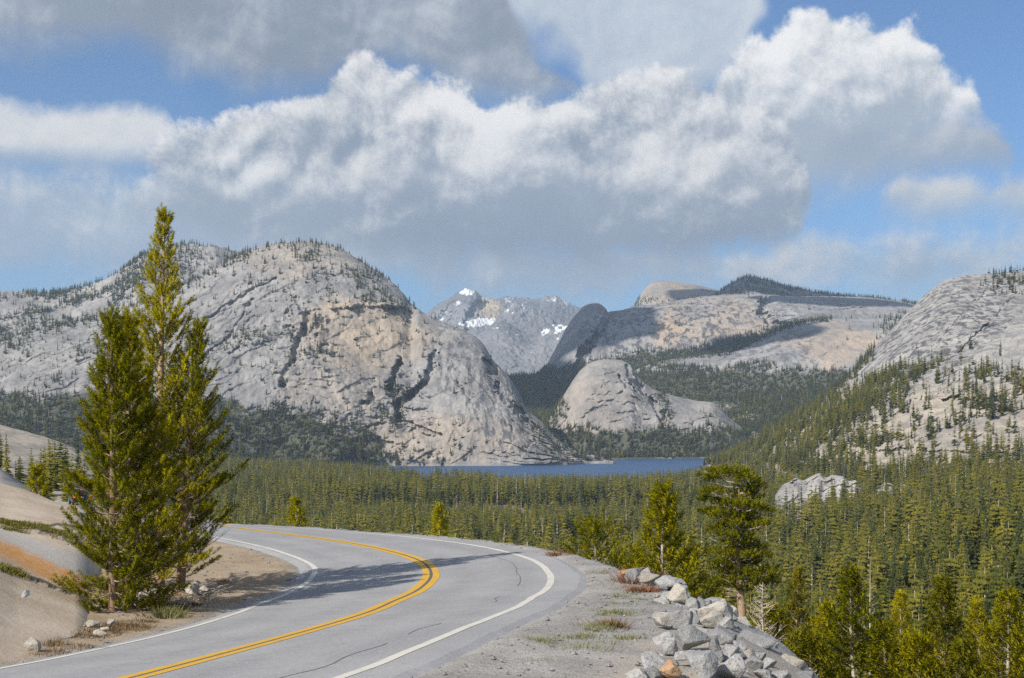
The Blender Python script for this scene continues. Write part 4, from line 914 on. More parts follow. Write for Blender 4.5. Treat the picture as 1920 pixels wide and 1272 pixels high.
TRUNK = lambda r: tube([(0, 0, -0.03), (0, 0, .3), (0, 0, .7), (0, 0, .97)], [r, r * .8, r * .45, r * .1], 5)
far_col = bpy.data.collections.new('forest_tree_kinds')   # not linked: only the forest's point cloud draws from it
def two_mat(name, crown, trunk, mc, mt):
    V = np.concatenate([crown[0], trunk[0]]); tf = trunk[1] + len(crown[0])
    tri = np.concatenate([crown[1], tf[:, [0, 1, 2]], tf[:, [0, 2, 3]]])
    me = mesh_np(name, V, tri, mc, False); me.materials.append(mt)
    mi = np.zeros(len(tri), np.int32); mi[len(crown[1]):] = 1; me.polygons.foreach_set('material_index', mi); return me
NK = 8
for k in range(NK):
    for nm, mt in (('a', M_forest), ('b', M_forest2)):
        c = conifer(100 + k, (17, 17, 20, 15, 17, 13, 11, 22)[k], (6, 6, 6, 6, 6, 5, 5, 6)[k], (0.17, 0.20, 0.14, 0.23, 0.185, 0.27, 0.21, 0.105)[k], 1, (.05, .05, .05, .1, .05, .2, .3, .1)[k])
        far_col.objects.link(bpy.data.objects.new('kind_%s%d' % (nm, k), two_mat('kind_%s%d' % (nm, k), c, TRUNK(.011), mt, M_bark)))
grey = np.array([[0, 0, 0]])
far_col.objects.link(bpy.data.objects.new('kind_c0', two_mat('kind_c0', conifer(140, 12, 4, 0.05, 1, 0.3), TRUNK(.012), M_dead, M_dead)))

def forest_nodes():
    ng = bpy.data.node_groups.new('forest', 'GeometryNodeTree')
    ng.interface.new_socket('Geometry', in_out='INPUT', socket_type='NodeSocketGeometry'); ng.interface.new_socket('Geometry', in_out='OUTPUT', socket_type='NodeSocketGeometry')
    N = ng.nodes; gi = N.new('NodeGroupInput'); go = N.new('NodeGroupOutput'); ip = N.new('GeometryNodeInstanceOnPoints'); ci = N.new('GeometryNodeCollectionInfo')
    ci.inputs[0].default_value = far_col; ci.inputs['Separate Children'].default_value = True; ci.inputs['Reset Children'].default_value = True
    def na(n, t):
        a = N.new('GeometryNodeInputNamedAttribute'); a.data_type = t; a.inputs[0].default_value = n; return a
    L = ng.links.new
    L(gi.outputs[0], ip.inputs['Points']); L(ci.outputs[0], ip.inputs['Instance']); ip.inputs['Pick Instance'].default_value = True
    L(na('kind', 'INT').outputs[0], ip.inputs['Instance Index']); L(na('rot', 'FLOAT_VECTOR').outputs[0], ip.inputs['Rotation']); L(na('size', 'FLOAT_VECTOR').outputs[0], ip.inputs['Scale'])
    L(ip.outputs[0], go.inputs[0]); return ng
NG = forest_nodes()
def forest(name, P, H, tone, label):
    """P (n,3) feet, H heights, tone 0 = near green, 1 = distant green"""
    n = len(P); rs = np.random.default_rng(n + 5)
    me = bpy.data.meshes.new(name); me.vertices.add(n); me.vertices.foreach_set('co', np.asarray(P, np.float32).ravel())
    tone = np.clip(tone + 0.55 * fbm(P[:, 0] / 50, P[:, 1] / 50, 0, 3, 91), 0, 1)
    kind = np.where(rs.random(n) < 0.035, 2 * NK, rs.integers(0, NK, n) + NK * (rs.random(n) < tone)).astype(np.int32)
    a = me.attributes.new('kind', 'INT', 'POINT'); a.data.foreach_set('value', kind)
    rot = np.zeros((n, 3), np.float32); rot[:, 2] = rs.random(n) * 6.28; rot[:, :2] = rs.normal(0, .025, (n, 2))
    a = me.attributes.new('rot', 'FLOAT_VECTOR', 'POINT'); a.data.foreach_set('vector', rot.ravel())
    wd = (H * 0.75 + 3.0) * (0.6 + 0.65 * rs.random(n)); s = np.stack([wd, wd, H], 1).astype(np.float32)
    a = me.attributes.new('size', 'FLOAT_VECTOR', 'POINT'); a.data.foreach_set('vector', s.ravel())
    o = obj(name, me, kind='stuff', label=label, category='forest'); md = o.modifiers.new('trees', 'NODES'); md.node_group = NG
    return o
def scatter(L, dens, seed, hmin=9, hmax=18):
    """trees on a lofted hillside: dens(px, py, noise) = trees per 100 square metres of ground"""
    rs = np.random.default_rng(seed)
    nz = fbm(L.V[..., 0] / 70, L.V[..., 1] / 70, L.V[..., 2] / 70, 5, seed + 200)
    d = dens(L.PX, L.PY, nz) * L.area / 100.0
    k = rs.poisson(np.clip(d[:-1, :-1], 0, 30)); i, j = np.nonzero(k); rep = k[i, j]; i, j = np.repeat(i, rep), np.repeat(j, rep)
    u, v = rs.random(len(i))[:, None], rs.random(len(i))[:, None]; V = L.V
    p = (V[i, j] * (1 - u) + V[i, j + 1] * u) * (1 - v) + (V[i + 1, j] * (1 - u) + V[i + 1, j + 1] * u) * v
    px = CX + FPX * p[:, 0] / p[:, 1]; ok = (px > -60) & (px < 1985)
    h = hmin + (hmax - hmin) * rs.random(len(p)) ** 1.3
    p[:, 2] -= 0.4
    return p[ok], h[ok]
PTS, HTS = [], []
def add(ph): PTS.append(ph[0]); HTS.append(ph[1])
def dB(x, y, n):
    dense = sst(y + n * 55, tlB(x) - 6, tlB(x) + 22) * 3.2
    sparse = 0.10 + 0.55 * sst(n, 0.02, 0.4) + 0.9 * sst(n, 0.3, 0.55) + 0.5 * ell(590, 490, 170, 45)(x, y) * sst(n, -.2, .3)
    sparse = sparse * (1 - 0.93 * ell(880, 740, 85, 110)(x - (y - 740) * 0.5, y))
    ridge = np.interp(x, [q[0] for q in RIDGE_B], [q[1] for q in RIDGE_B])
    crest = 0.7 * sst(y - ridge, 16, 3) * (x > 420) * (x < 640) + 0.9 * sst(y - ridge, 22, 6) * (x < 470)
    base = 0.5 * ell(850, 830, 170, 35)(x, y) * sst(n, -0.1, 0.25) + 0.35 * ell(660, 590, 120, 30)(x, y) * sst(n, 0, .3) + 0.5 * ell(1040, 835, 50, 35)(x, y)
    return np.maximum(np.maximum(dense, sparse), np.maximum(crest, base))
add(scatter(L_B, dB, 1, 6, 17))
tlA = line((-140, 560), (150, 560), (250, 530), (330, 540), (430, 520), (560, 520))
add(scatter(L_A, lambda x, y, n: np.maximum(2.0 * sst(n + 0.006 * (tlA(x) - y) * (x > 250), -0.35, 0.25) * sst(x, 420, 250), 0.10 * sst(n, .1, .5)) + 0.25 * (x > 420), 2, 9, 18))
add(scatter(L_V, lambda x, y, n: 2.4 * sst(n, -0.75, -0.25) * (1 - 0.8 * ell(1345, 770, 50, 14)(x, y) * sst(n, -.3, .1)), 3, 11, 21))
add(scatter(L_E, lambda x, y, n: 1.8 * sst(y - iE(x), -6, 4) + 0.06 * sst(n, .2, .5), 4, 12, 22))
add(scatter(L_G, lambda x, y, n: 1.3 * sst(n, -.5, .2), 5, 10, 18))
add(scatter(L_F, lambda x, y, n: 0.5 * sst(y, 556, 566), 6, 10, 18))
rH = line((1175, 704), (1260, 673), (1370, 660), (1430, 632), (1510, 603), (1600, 597), (1800, 590))
add(scatter(L_H, lambda x, y, n: 0.9 * sst(y - rH(x), 9, 2) * (x > 1200) * (x < 1560) + 1.8 * sst(y + n * 25, 690, 703) + 0.5 * sst(n, .1, .4) * (x < 1390) + .05 * sst(n, .2, .5) + 0.5 * ell(1690, 640, 40, 60)(x, y), 7, 10, 20))
add(scatter(L_I, lambda x, y, n: 2.2 * sst(y + n * 18, 798, 812) + 1.2 * groove([(1240, 745), (1252, 775), (1250, 810)], 14)(x, y) + 0.9 * ell(1040, 785, 20, 35)(x, y) + 0.4 * sst(x, 1255, 1270) * sst(n, .1, .35), 8, 10, 20))
def dJ(x, y, n):
    bench = line((1320, 860), (1440, 800), (1560, 745), (1640, 700), (1700, 690), (1780, 680), (1920, 660), (2400, 640))
    low = sst(y - bench(x), -12, 25) * (0.30 + 2.2 * sst(n, -0.2, 0.3)) * np.interp(x, [1400, 1600, 1800, 1920], [1.6, 1.0, .7, .6])
    foot = 2.6 * sst(y + n * 40, 845, 895)
    up = 0.03 * sst(n, .2, .5) + 0.30 * ell(1900, 530, 60, 25)(x, y) + 0.8 * sst(y - line((1320, 866), (1440, 806), (1540, 752), (1600, 697), (1650, 642), (1700, 587), (2400, 500))(x), 26, 6) * (x < 1640)
    return np.maximum(np.maximum(low, foot), up)
add(scatter(L_J, dJ, 9, 9, 19))
add(scatter(L_M, lambda x, y, n: 2.6 * sst(y + n * 14, 868, 884) + 0.08 * sst(n, .1, .4), 10, 5, 11))
far_n = sum(len(p) for p in PTS)
FP, FH = np.concatenate(PTS), np.concatenate(HTS)
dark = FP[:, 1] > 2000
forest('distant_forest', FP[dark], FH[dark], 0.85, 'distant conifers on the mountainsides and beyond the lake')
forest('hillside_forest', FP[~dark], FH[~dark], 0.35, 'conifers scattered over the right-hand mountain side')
# the valley forest on the ground sheet
def valley():
    rs = np.random.default_rng(77); rows = []
    y = 58.0
    while y < 2150:
        sp = 3.4 + 0.0019 * y
        xs = np.arange(-(0.40 * y + 14), 0.40 * y + 14, sp); rows.append(np.stack([xs + rs.uniform(-.5, .5, len(xs)) * sp, y + rs.uniform(-.5, .5, len(xs)) * sp], 1)); y += sp * 1.0
    p = np.concatenate(rows); X, Y = p[:, 0], p[:, 1]
    z, o, Lq, D = zground(X, Y, True)
    keep = (D > 9) & ~in_poly(X, Y, LAKEW) & (rs.random(len(X)) < np.where(Y < 150, 0.5, 0.92) * (0.30 + 0.70 * sst(fbm(X / 38, Y / 38, 0, 4, 66), -0.45, 0.0)))
    for (a0, b0, y0, y1, d0) in ((1455, 1625, 835, 905, 935), (1640, 1780, 800, 915, 935)):   # clear of the outcrops
        px = CX + FPX * X / Y; keep &= ~((px > a0) & (px < b0) & (Y > y0) & (Y < y1) & (rs.random(len(X)) < .8))
    X, Y, z, D = X[keep], Y[keep], z[keep], D[keep]
    h = (7 + 15 * sst(D, 30, 260)) * (0.38 + 0.80 * rs.random(len(X)) ** 0.75)
    n = fbm(X / 45, Y / 45, 0, 3, 61); h *= 1 + 0.3 * n
    # left behind the roadside: lower
    px = CX + FPX * X / Y; top = HY - (z + h - EYE) / Y * FPX
    crest = np.interp(px, [-80, 0, 140, 200, 420, 700, 900, 1000, 1060, 1150, 1250, 1390, 1480, 2000], [905, 905, 935, 960, 985, 1000, 1020, 1034, 1048, 1068, 1105, 1190, 1280, 1300])
    lim = np.interp(px, [-80, 420, 700, 900, 960, 1200, 1290, 1370, 1400, 2000], [840, 850, 864, 874, 884, 882, 874, 862, 800, 700])
    ok = (top < crest) & (top > lim) & (px > -70) & (px < 1990)
    return np.stack([X, Y, z - .2], 1)[ok], h[ok], top[ok], px[ok]
VP, VH, VT, VPX = valley()
near_o = np.argsort(-(VH / VP[:, 1]))                      # largest in the picture first
sel = [i for i in near_o if -20 < VPX[i] < 1940][:300]
rest = np.setdiff1d(np.arange(len(VP)), sel)
forest('valley_forest', VP[rest], VH[rest], 0.25, 'dense conifer forest filling the valley between the road and the lake')
kinds = []
for k in range(9):
    c = conifer(200 + k, (30, 30, 34, 26, 30, 30, 20, 18, 34)[k], 7, (0.15, 0.18, 0.12, 0.21, 0.16, 0.14, 0.24, 0.2, 0.10)[k], 4, (.04, .04, .04, .08, .04, .1, .25, .35, .1)[k])
    kinds.append((mesh_np('crown', *c, M_forest2 if k in (2, 5, 8) else M_forest, False), mesh_np('trunk', *TRUNK(.012), M_barkl if k % 2 else M_dead)))
def place(px, Y):
    rank = 'front' if Y < 130 else 'second' if Y < 230 else 'farther'
    spot = ('beyond the far road edge' if px < 900 else 'between the gravel edge and the old tall pine' if px < 1385 else 'right of the old tall pine' if px < 1560 else 'below the two granite outcrops' if px < 1760 else 'near the right edge of the picture')
    return 'conifer in the %s ranks of forest %s' % (rank, spot)
rs = np.random.default_rng(9)
for i in sel:
    k = int(rs.integers(0, 9)); r_ = obj('conifer_tree', None, None, tuple(VP[i]), label=place(VPX[i], VP[i, 1]), category='conifer', group='conifers of the near valley forest')
    wd = VH[i] * (0.7 + 0.7 * rs.random()); r_.scale = (wd, wd, VH[i]); r_.rotation_euler = (0, 0, rs.random() * 6.28)
    obj('crown', kinds[k][0], r_); obj('trunk', kinds[k][1], r_)
print('trees', far_n, len(VP), 'nearest', VP[sel][:, 1].min(), VP[sel][:, 1].max())

# ------------------------------------------------------------------ boulders along the drop
import bmesh
def rock_mesh(name, size, seed, mat, flat=0.0, cuts=9):
    """angular block: hull of points on a squarish ball, edges chipped"""
    rs = np.random.default_rng(seed); bm = bmesh.new()
    for k in range(7 + cuts):
        v = rs.normal(size=3); v /= np.linalg.norm(v); v = np.sign(v) * np.abs(v) ** rs.uniform(0.55, 1.0); v *= 0.5 * (0.82 + 0.25 * rs.random())
        bm.verts.new((v[0] * size[0], v[1] * size[1], v[2] * size[2]))
    r_ = bmesh.ops.convex_hull(bm, input=bm.verts)
    bmesh.ops.delete(bm, geom=[g for g in r_['geom_interior'] if isinstance(g, bmesh.types.BMVert)], context='VERTS')
    bmesh.ops.dissolve_limit(bm, angle_limit=0.30, verts=bm.verts, edges=bm.edges)
    s = min(size)
    bmesh.ops.bevel(bm, geom=list(bm.edges), offset=0.035 * s, segments=1, affect='EDGES', profile=0.6)
    bmesh.ops.triangulate(bm, faces=bm.faces)
    for it in range(2):
        bmesh.ops.subdivide_edges(bm, edges=[e for e in bm.edges if e.calc_length() > 0.22 * s], cuts=1); bmesh.ops.triangulate(bm, faces=bm.faces)
    co = np.array([v.co for v in bm.verts]); d = fbm(co[:, 0] / s * 2.2, co[:, 1] / s * 2.2, co[:, 2] / s * 2.2, 4, seed % 40, .6) * 0.075 * s
    for v, q in zip(bm.verts, d): v.co *= 1 + q / max(0.2 * s, v.co.length)
    me = bpy.data.meshes.new(name); bm.to_mesh(me); bm.free(); me.materials.append(mat); return me
GB = 'granite blocks heaped along the drop'
def boulder(label, px, py, w, h, seed, mat=None, Y=None, rz=None, name='boulder', group=GB, sink=0.12):
    """w, h in photo pixels; (px, py) is the visible middle"""
    foot = py + h * 0.5
    if Y is None: Y = min(raycast(px, foot, 12.0)[1], (EYE - 0.1) * FPX / (foot - HY))
    x = (px - CX) / FPX * Y; z = EYE + (HY - foot) / FPX * Y
    sx, sz = w / FPX * Y, h / FPX * Y; sy = 0.5 * (sx + sz) * 1.1
    rs = np.random.default_rng(seed)
    o = obj(name, rock_mesh(name, (sx * 1.25, sy * 1.15, sz * 1.2), seed, mat or M_rock), None, (x, Y + sy * 0.35, z + sz * 0.5), label=label, category='rock' if name == 'stone' else 'boulder')
    o.rotation_euler = (rs.normal(0, .12), rs.normal(0, .12), rs.normal(0, .25) if rz is None else rz)
    if group: o['group'] = group
    return o
C5 = lambda x, y, w, h: (1140 + x / 5.333, 1040 + y / 5.333, w / 5.333, h / 5.333)
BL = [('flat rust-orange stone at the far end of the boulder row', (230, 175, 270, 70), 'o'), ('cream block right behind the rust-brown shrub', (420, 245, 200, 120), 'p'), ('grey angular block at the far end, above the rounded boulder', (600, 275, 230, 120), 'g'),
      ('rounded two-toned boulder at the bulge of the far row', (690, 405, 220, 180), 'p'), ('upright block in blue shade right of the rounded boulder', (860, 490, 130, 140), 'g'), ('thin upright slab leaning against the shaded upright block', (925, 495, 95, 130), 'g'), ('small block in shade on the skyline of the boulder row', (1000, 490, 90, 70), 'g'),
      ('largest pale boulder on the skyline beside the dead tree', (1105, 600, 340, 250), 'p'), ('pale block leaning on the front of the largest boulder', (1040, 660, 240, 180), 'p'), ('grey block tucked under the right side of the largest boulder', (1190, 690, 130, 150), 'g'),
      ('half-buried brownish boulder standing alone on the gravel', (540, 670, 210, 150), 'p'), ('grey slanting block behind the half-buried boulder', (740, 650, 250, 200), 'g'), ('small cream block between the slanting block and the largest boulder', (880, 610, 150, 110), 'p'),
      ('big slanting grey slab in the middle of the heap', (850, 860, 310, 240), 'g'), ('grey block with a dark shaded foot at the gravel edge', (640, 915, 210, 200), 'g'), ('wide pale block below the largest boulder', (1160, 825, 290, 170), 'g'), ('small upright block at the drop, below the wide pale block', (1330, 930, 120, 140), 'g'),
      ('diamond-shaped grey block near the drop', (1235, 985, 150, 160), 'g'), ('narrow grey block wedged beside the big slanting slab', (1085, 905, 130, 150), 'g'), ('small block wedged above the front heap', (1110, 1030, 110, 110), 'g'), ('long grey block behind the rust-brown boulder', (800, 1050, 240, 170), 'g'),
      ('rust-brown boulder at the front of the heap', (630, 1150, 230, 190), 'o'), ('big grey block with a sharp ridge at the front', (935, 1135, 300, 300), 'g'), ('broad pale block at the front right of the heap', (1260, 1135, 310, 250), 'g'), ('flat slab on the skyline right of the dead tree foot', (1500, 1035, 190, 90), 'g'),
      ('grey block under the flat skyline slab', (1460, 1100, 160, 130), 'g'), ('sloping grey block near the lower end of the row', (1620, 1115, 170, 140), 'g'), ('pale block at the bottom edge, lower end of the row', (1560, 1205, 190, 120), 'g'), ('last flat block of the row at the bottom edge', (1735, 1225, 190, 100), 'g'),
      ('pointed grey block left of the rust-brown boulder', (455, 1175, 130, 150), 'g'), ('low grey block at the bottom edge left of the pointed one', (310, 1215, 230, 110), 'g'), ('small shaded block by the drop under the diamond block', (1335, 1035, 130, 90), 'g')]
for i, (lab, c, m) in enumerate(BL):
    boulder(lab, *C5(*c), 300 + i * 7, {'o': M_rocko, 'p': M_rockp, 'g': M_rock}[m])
boulder('small white stone on the gravel before the rounded boulder', *C5(507, 415, 55, 42), 611, M_rockp, name='stone', group='loose stones on the gravel')
rs = np.random.default_rng(21)
for i in range(44):                                        # smaller blocks filling the heap and its outer face
    py = rs.uniform(1078, 1285); lo = np.interp(py, [1065, 1130, 1180, 1272], [1170, 1240, 1250, 1195]); hi = np.interp(py, [1075, 1100, 1180, 1272], [1250, 1290, 1420, 1530])
    px = lo + (hi - lo) * rs.random() ** .8; Y = min(raycast(px, py, 12.0)[1], (EYE - 0.1) * FPX / (py - HY)); xe = (px - CX) / FPX * Y
    z = EYE + (HY - py) / FPX * Y - 0.12; s = rs.uniform(0.2, 0.65)
    o = obj('boulder', rock_mesh('boulder', (s * rs.uniform(.8, 1.4), s, s * rs.uniform(.6, .9)), 700 + i, M_rock if i % 4 else M_rockp), None, (xe, Y, z + s * 0.16), label='small granite block wedged among the larger boulders along the drop', category='boulder', group='small blocks wedged in the boulder heap')
    o.rotation_euler = (rs.normal(0, .3), rs.normal(0, .3), rs.random() * 6.28)
# stones beside the slabs and under the pines
GS = 'stones beside the pines'
for lab, px, py, w, h, m in (('rounded white boulder at the foot of the slab near the road', 57, 1211, 26, 27, M_rockp), ('flat white rock between the trunks of the cluster', 262, 1126, 50, 18, M_rockp), ('low white rock at the foot of the left pine', 282, 1118, 30, 20, M_rockp), ('pale blocky rock right of the dark leaning trunk', 357, 1106, 34, 26, M_rockp),
        ('small pale rock beside the blocky rock right of the trunk', 379, 1108, 20, 14, M_rockp), ('white stone in the heath below the left pine', 172, 1172, 22, 14, M_rockp), ('upright white stone below the left pine', 206, 1168, 14, 14, M_rockp), ('white stone among the red-brown heath', 186, 1188, 26, 12, M_rockp), ('pale stone at the left edge of the heath', 196, 1180, 16, 10, M_rockp)):
    x, Y, z = raycast(px, py + h * .45); boulder(lab, px, py, w, h, int(px * 3 + py), m, Y=Y, name='stone', group=GS)
boulder('small dark stone lying on the smooth slab', 46, 1113, 18, 14, 55, M_rock, Y=24.9, name='stone', group=None)

# loose gravel on the shoulder and the soil
def pebbles():
    rs = np.random.default_rng(4); n = 9000
    X = rs.uniform(-9, 6, n); Y = 14 + 46 * rs.random(n); z, o, Lq, D = zground(X, Y, True)
    k = (((o > 4.2) & (D < 2.0)) | ((Lq > 0.05) & (Lq < 6) & (rs.random(n) < .5))); X, Y, z = X[k], Y[k], z[k]
    base = np.array([(1, 0, 0), (-1, 0, 0), (0, 1, 0), (0, -1, 0), (0, 0, .7), (0, 0, -.7)], float)
    f = np.array([(0, 2, 4), (2, 1, 4), (1, 3, 4), (3, 0, 4), (2, 0, 5), (1, 2, 5), (3, 1, 5), (0, 3, 5)])
    s = 0.012 + 0.05 * rs.random(len(X)) ** 5
    V = base[None] * s[:, None, None] * rs.uniform(.6, 1.3, (len(X), 6, 3)); a = rs.random(len(X)) * 6.28
    c, sn = np.cos(a)[:, None], np.sin(a)[:, None]; V = np.stack([V[..., 0] * c - V[..., 1] * sn, V[..., 0] * sn + V[..., 1] * c, V[..., 2]], -1) + np.stack([X, Y, z + s * .3], 1)[:, None]
    F = (f[None] + np.arange(len(X))[:, None, None] * 6).reshape(-1, 3)
    obj('loose_gravel', mesh_np('loose_gravel', V.reshape(-1, 3), F, M_rock, False), kind='stuff', label='loose gravel scattered over the road shoulder', category='gravel')
pebbles()
def blades(n, rad, hgt, w, rs, lean=0.5):
    p = rs.normal(0, rad * .5, (n, 2)); a = rs.random(n) * 6.28; h = hgt * rs.uniform(.5, 1.1, n)
    b = np.c_[p, np.full(n, -0.03)]; sd = np.c_[np.cos(a), np.sin(a), np.zeros(n)] * w; out = np.c_[p / (rad + 1e-6) * lean + rs.normal(0, .25, (n, 2)), np.ones(n)] * h[:, None]
    V = np.stack([b - sd, b + sd, b + out], 1).reshape(-1, 3); return V, np.arange(len(V)).reshape(-1, 3)
C6 = lambda x, y: (1000 + x / 3.014, 850 + y / 3.014)
GRASS = [mesh_np('grass_tuft', *blades(150, .28, .13, .006, np.random.default_rng(i)), M_grass, False) for i in range(4)]
for i, (x, y) in enumerate([(455, 775), (525, 765), (480, 855), (385, 915), (345, 985), (415, 965), (295, 1032), (262, 1108), (190, 1055), (600, 832), (703, 846), (505, 812), (520, 1045), (440, 720), (385, 680), (330, 1000), (400, 900), (460, 905), (250, 720), (150, 820), (60, 1180), (35, 1062), (415, 1080), (560, 790)]):
    q = raycast(*C6(x, y)); o = obj('grass_tuft', GRASS[i % 4], None, q, label='low dry grass tuft on the gravel shoulder', category='grass tuft', group='sparse grass tufts on the gravel'); s = .7 + .6 * ((i * 37) % 10) / 10; o.scale = (s * 1.3, s, s * .8); o.rotation_euler = (0, 0, i * 1.3)
def shrub(label, px, py, rad, hgt, mat, n, seed):
    q = raycast(px, py); o = obj('low_shrub', mesh_np('low_shrub', *blades(n, rad, hgt, .012, np.random.default_rng(seed), .9), mat, False), None, q, label=label, category='shrub')
shrub('rust-brown dead shrub below the cream block at the far end', 1192, 1094, .42, .42, M_redsh, 420, 1)
shrub('second, flatter rust-brown shrub in front of the first', 1205, 1110, .36, .24, M_redsh, 300, 2)
shrub('dark brown clump of dead grass on the shoulder', 1147, 1176, .24, .2, M_heath, 220, 3)
shrub('green and orange herb at the road side below the pines', 312, 1158, .35, .3, M_grass, 300, 4)
shrub('small red plant at the crest of the shoulder', 1042, 1041, .3, .22, M_redsh, 150, 5)
# low heath and twigs on the soil below the pines
def heath():
    rs = np.random.default_rng(6); parts = []
    for k in range(330):
        px = rs.uniform(70, 420); py = np.interp(px, [70, 200, 300, 420], [1222, 1190, 1150, 1085]) + rs.normal(0, 13)
        if fbm(np.array([px / 30.]), np.array([py / 14.]), 0, 2, 8)[0] < -0.05: continue
        q = np.array(raycast(px, py))
        o, _ = road_coords(np.array([q[0]]), np.array([q[1]]))
        if o[0] > -3.9: continue
        v, f = blades(46, .22, .11, .009, rs, 1.0); parts.append((v + q, f))
    obj('low_heath', mesh_np('low_heath', *cat_mesh(parts), M_heath, False), kind='stuff', label='red-brown low heath on the soil below the pines', category='heath')
    parts = []
    for pl, n, sp in (([(0, 980), (60, 989), (120, 1004)], 150, 3), ([(0, 1066), (40, 1079)], 70, 3), ([(0, 985), (50, 992)], 60, 5)):
        pl = np.array(pl, float)
        for k in range(n):
            px = rs.uniform(pl[0, 0] - 6, pl[-1, 0]); py = np.interp(px, pl[:, 0], pl[:, 1]) + rs.normal(0, sp)
            i = np.argmin((L_S.PX - px) ** 2 + (L_S.PY - py) ** 2); q = L_S.V.reshape(-1, 3)[i]
            v, f = blades(30, .13, .10, .012, rs, .9); parts.append((v + q, f))
    obj('moss', mesh_np('moss', *cat_mesh(parts), M_moss, False), kind='stuff', label='green moss and heath in the joints of the slab', category='moss')
    parts = []
    for k in range(70):
        px, py = rs.uniform(245, 400), rs.uniform(1112, 1142); q = np.array(raycast(px, py)); a = rs.random() * 6.28; L = rs.uniform(.3, 1.1); d = np.array([math.cos(a), math.sin(a), rs.uniform(-.02, .45)])
        parts.append(tube([q, q + d * L * .5 + (0, 0, .05), q + d * L], [.014, .010, .004], 4))
    obj('fallen_twigs', mesh_np('fallen_twigs', *cat_mesh(parts), M_dead), kind='stuff', label='bleached fallen twigs under the pines', category='twigs')
heath()

# ------------------------------------------------------------------ the car driving away on the far stretch
def glossy(name, c, rough, spec=0.5, metal=0.0):
    m, X, out = new_mat(name); n = X.noise(objc(X), 6.0, 3.0); principled(X, out, X.mix(n, tuple(v * .9 for v in c), tuple(v * 1.1 for v in c)), rough, spec=spec, metal=metal); return m
M_car = glossy('dark_blue_car_paint', (0.012, 0.022, 0.05), 0.25); M_glass = glossy('car_glass', (0.02, 0.035, 0.045), 0.08); M_tyre = glossy('tyre_rubber', (0.02, 0.02, 0.02), 0.8); M_rim = glossy('wheel_rim', (0.4, 0.4, 0.42), 0.35, metal=0.8); M_plate = glossy('number_plate', (0.6, 0.62, 0.65), 0.5); M_trim = glossy('bumper_trim', (0.03, 0.03, 0.032), 0.6)
def lamp_mat():
    m, X, out = new_mat('lit_tail_light'); b = principled(X, out, (0.5, 0.02, 0.01), 0.3); b.inputs['Emission Color'].default_value = (1, 0.06, 0.02, 1); b.inputs['Emission Strength'].default_value = 1.6; return m
M_tail = lamp_mat()
def prism(prof, y0, y1, bev=0.04, taper=None):
    """side profile (x along the car, z up) swept across its width"""
    bm = bmesh.new(); A = [bm.verts.new((x, y0 * (taper(z) if taper else 1), z)) for x, z in prof]; B = [bm.verts.new((x, y1 * (taper(z) if taper else 1), z)) for x, z in prof]
    bm.faces.new(A); bm.faces.new(B[::-1]); n = len(prof)
    for i in range(n): bm.faces.new((A[i], B[i], B[(i + 1) % n], A[(i + 1) % n]))
    bmesh.ops.recalc_face_normals(bm, faces=bm.faces)
    if bev: bmesh.ops.bevel(bm, geom=list(bm.edges), offset=bev, segments=2, affect='EDGES')
    return bm
def bm_obj(name, bm, mat, parent, smooth=False):
    me = bpy.data.meshes.new(name); bm.to_mesh(me); bm.free(); me.materials.append(mat); return obj(name, me, parent)
def box(c, s, bev=0.02):
    bm = bmesh.new(); bmesh.ops.create_cube(bm, size=1.0)
    for v in bm.verts: v.co = Vector((c[0] + v.co.x * s[0], c[1] + v.co.y * s[1], c[2] + v.co.z * s[2]))
    if bev: bmesh.ops.bevel(bm, geom=list(bm.edges), offset=bev, segments=2, affect='EDGES')
    return bm
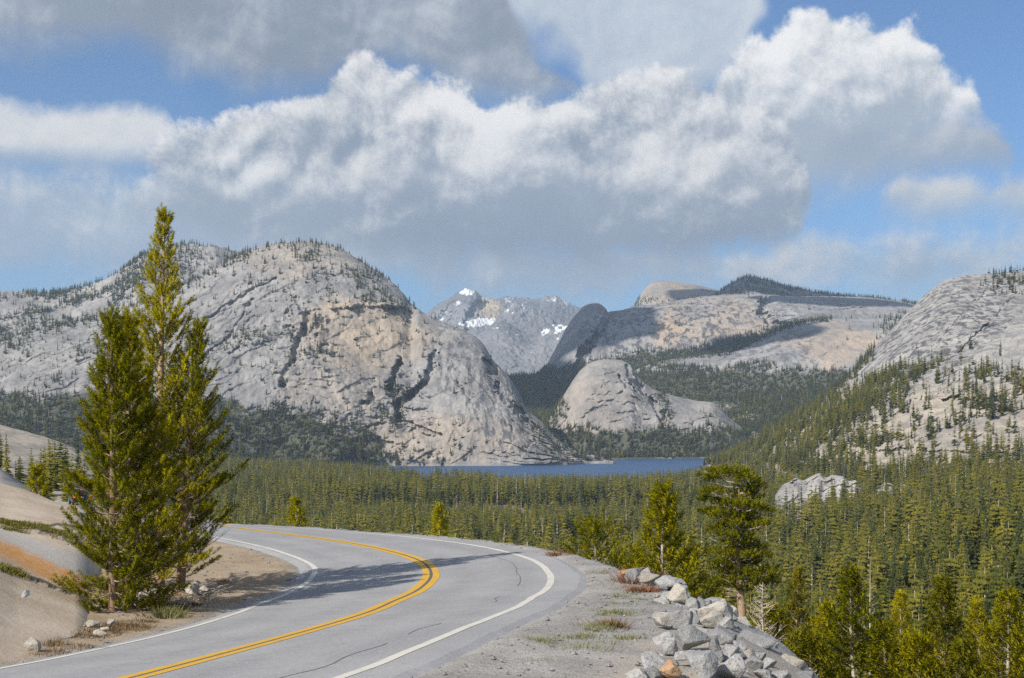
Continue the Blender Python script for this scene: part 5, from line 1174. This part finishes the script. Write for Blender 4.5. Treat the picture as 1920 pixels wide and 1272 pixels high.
def car():
    i = np.argmin(np.abs(RL[:, 1] - 148)); d = RL[i + 1, :2] - RL[i - 1, :2]; d /= np.linalg.norm(d); off = 1.75
    p = RL[i, :2] + np.array([d[1], -d[0]]) * off
    root = obj('car', None, None, (p[0], p[1], RL[i, 2] + 0.005), label='dark blue sport utility car driving away with its tail lights lit', category='car'); root.rotation_euler = (0, 0, math.atan2(d[1], d[0]))
    bm_obj('body', prism([(-2.25, .35), (2.2, .35), (2.28, .6), (2.2, .85), (1.1, 1.0), (.95, 1.05), (-2.15, 1.05), (-2.28, .8)], -.93, .93, .07), M_car, root)
    cab = bm_obj('cabin', prism([(1.0, 1.03), (.35, 1.6), (-.2, 1.7), (-1.7, 1.68), (-2.15, 1.03)], -.88, .88, .06, lambda z: 1 - .18 * (z - 1.03) / .65), M_car, root)
    bm = bmesh.new(); bm.faces.new([bm.verts.new(v) for v in ((-2.13, .72, 1.12), (-2.13, -.72, 1.12), (-1.78, -.62, 1.58), (-1.78, .62, 1.58))]); bmesh.ops.solidify(bm, geom=list(bm.faces), thickness=0.02)
    for v in bm.verts: v.co.x -= 0.012
    bm_obj('rear_window', bm, M_glass, cab)
    for s in (-1, 1): bm_obj('side_window', prism([(.78, 1.12), (.3, 1.52), (-1.6, 1.56), (-1.85, 1.12)], s * .80, s * .885, 0, lambda z: 1 - .17 * (z - 1.03) / .65), M_glass, cab)
    bm_obj('windscreen', box((.72, 0, 1.32), (.05, 1.3, .45), .01), M_glass, cab)
    bm_obj('rear_bumper', box((-2.27, 0, .5), (.16, 1.8, .26), .05), M_trim, root); bm_obj('number_plate', box((-2.31, 0, .86), (.02, .34, .16), .005), M_plate, root)
    for s in (-1, 1): bm_obj('tail_light', box((-2.22, s * .80, .98), (.16, .22, .30), .04), M_tail, root)
    bm_obj('brake_light', box((-1.74, 0, 1.62), (.05, .3, .05), .01), M_tail, root)
    for sx in (-1.38, 1.38):
        for s in (-1, 1):
            bm = bmesh.new(); bmesh.ops.create_cone(bm, cap_ends=True, segments=24, radius1=.36, radius2=.36, depth=.24); bmesh.ops.rotate(bm, verts=bm.verts, cent=(0, 0, 0), matrix=__import__('mathutils').Matrix.Rotation(math.pi / 2, 3, 'X')); bmesh.ops.translate(bm, verts=bm.verts, vec=(sx, s * .82, .36))
            bmesh.ops.bevel(bm, geom=[e for e in bm.edges if e.calc_length() < .12], offset=.03, segments=2, affect='EDGES'); wh = bm_obj('wheel', bm, M_tyre, root)
            bm = bmesh.new(); bmesh.ops.create_cone(bm, cap_ends=True, segments=20, radius1=.22, radius2=.2, depth=.02); bmesh.ops.rotate(bm, verts=bm.verts, cent=(0, 0, 0), matrix=__import__('mathutils').Matrix.Rotation(math.pi / 2, 3, 'X')); bmesh.ops.translate(bm, verts=bm.verts, vec=(sx, s * .945, .36)); bm_obj('rim', bm, M_rim, wh)
car()

# ------------------------------------------------------------------ clouds overhead, between the sun and the shaded parts of the far side
def cloud(px, py, Y, w, d, seed, h=2300.0):
    T = np.array(P3(px, py, Y)); k = (h - T[2]) / sd[2]; c = T + np.array(sd) * k; rs = np.random.default_rng(seed)
    bm = bmesh.new(); bmesh.ops.create_icosphere(bm, subdivisions=5, radius=1.0); co = np.array([v.co for v in bm.verts])
    n = fbm(co[:, 0] * 1.6, co[:, 1] * 1.6, co[:, 2] * 1.6, 5, seed, .55); r = 1 + 0.45 * n
    p = co * r[:, None]; p[:, 2] = np.where(p[:, 2] < 0, p[:, 2] * .25, p[:, 2]); p *= np.array([w, d, min(w, d) * .6])
    for v, q in zip(bm.verts, p): v.co = q
    me = bpy.data.meshes.new('cloud'); bm.to_mesh(me); bm.free(); me.materials.append(M_cloud)
    for f in me.polygons: f.use_smooth = True
    obj('cloud', me, None, tuple(c), kind='structure')
M_cloud = plain('cloud_white', (0.85, 0.85, 0.85), 1.0, 0.05, 2.0, spec=0.0)
cloud(1440, 535, 5900, 420, 300, 3); cloud(1090, 640, 4700, 260, 420, 5); cloud(1420, 640, 4050, 190, 260, 8); cloud(985, 730, 4200, 170, 560, 11); cloud(1560, 585, 4900, 260, 160, 14)

# ------------------------------------------------------------------ the air
def haze():
    bm = box((0, 6700, 485), (14000, 16000, 1280), 0)
    m = bpy.data.materials.new('haze'); m.use_nodes = True; nt = m.node_tree; nt.nodes.clear(); out = nt.nodes.new('ShaderNodeOutputMaterial'); v = nt.nodes.new('ShaderNodeVolumePrincipled')
    v.inputs['Color'].default_value = (0.62, 0.79, 1.0, 1); v.inputs['Density'].default_value = 6.6e-5; v.inputs['Anisotropy'].default_value = 0.2
    nt.links.new(v.outputs[0], out.inputs['Volume'])
    me = bpy.data.meshes.new('haze'); bm.to_mesh(me); bm.free(); me.materials.append(m); obj('haze', me, kind='stuff')
haze()
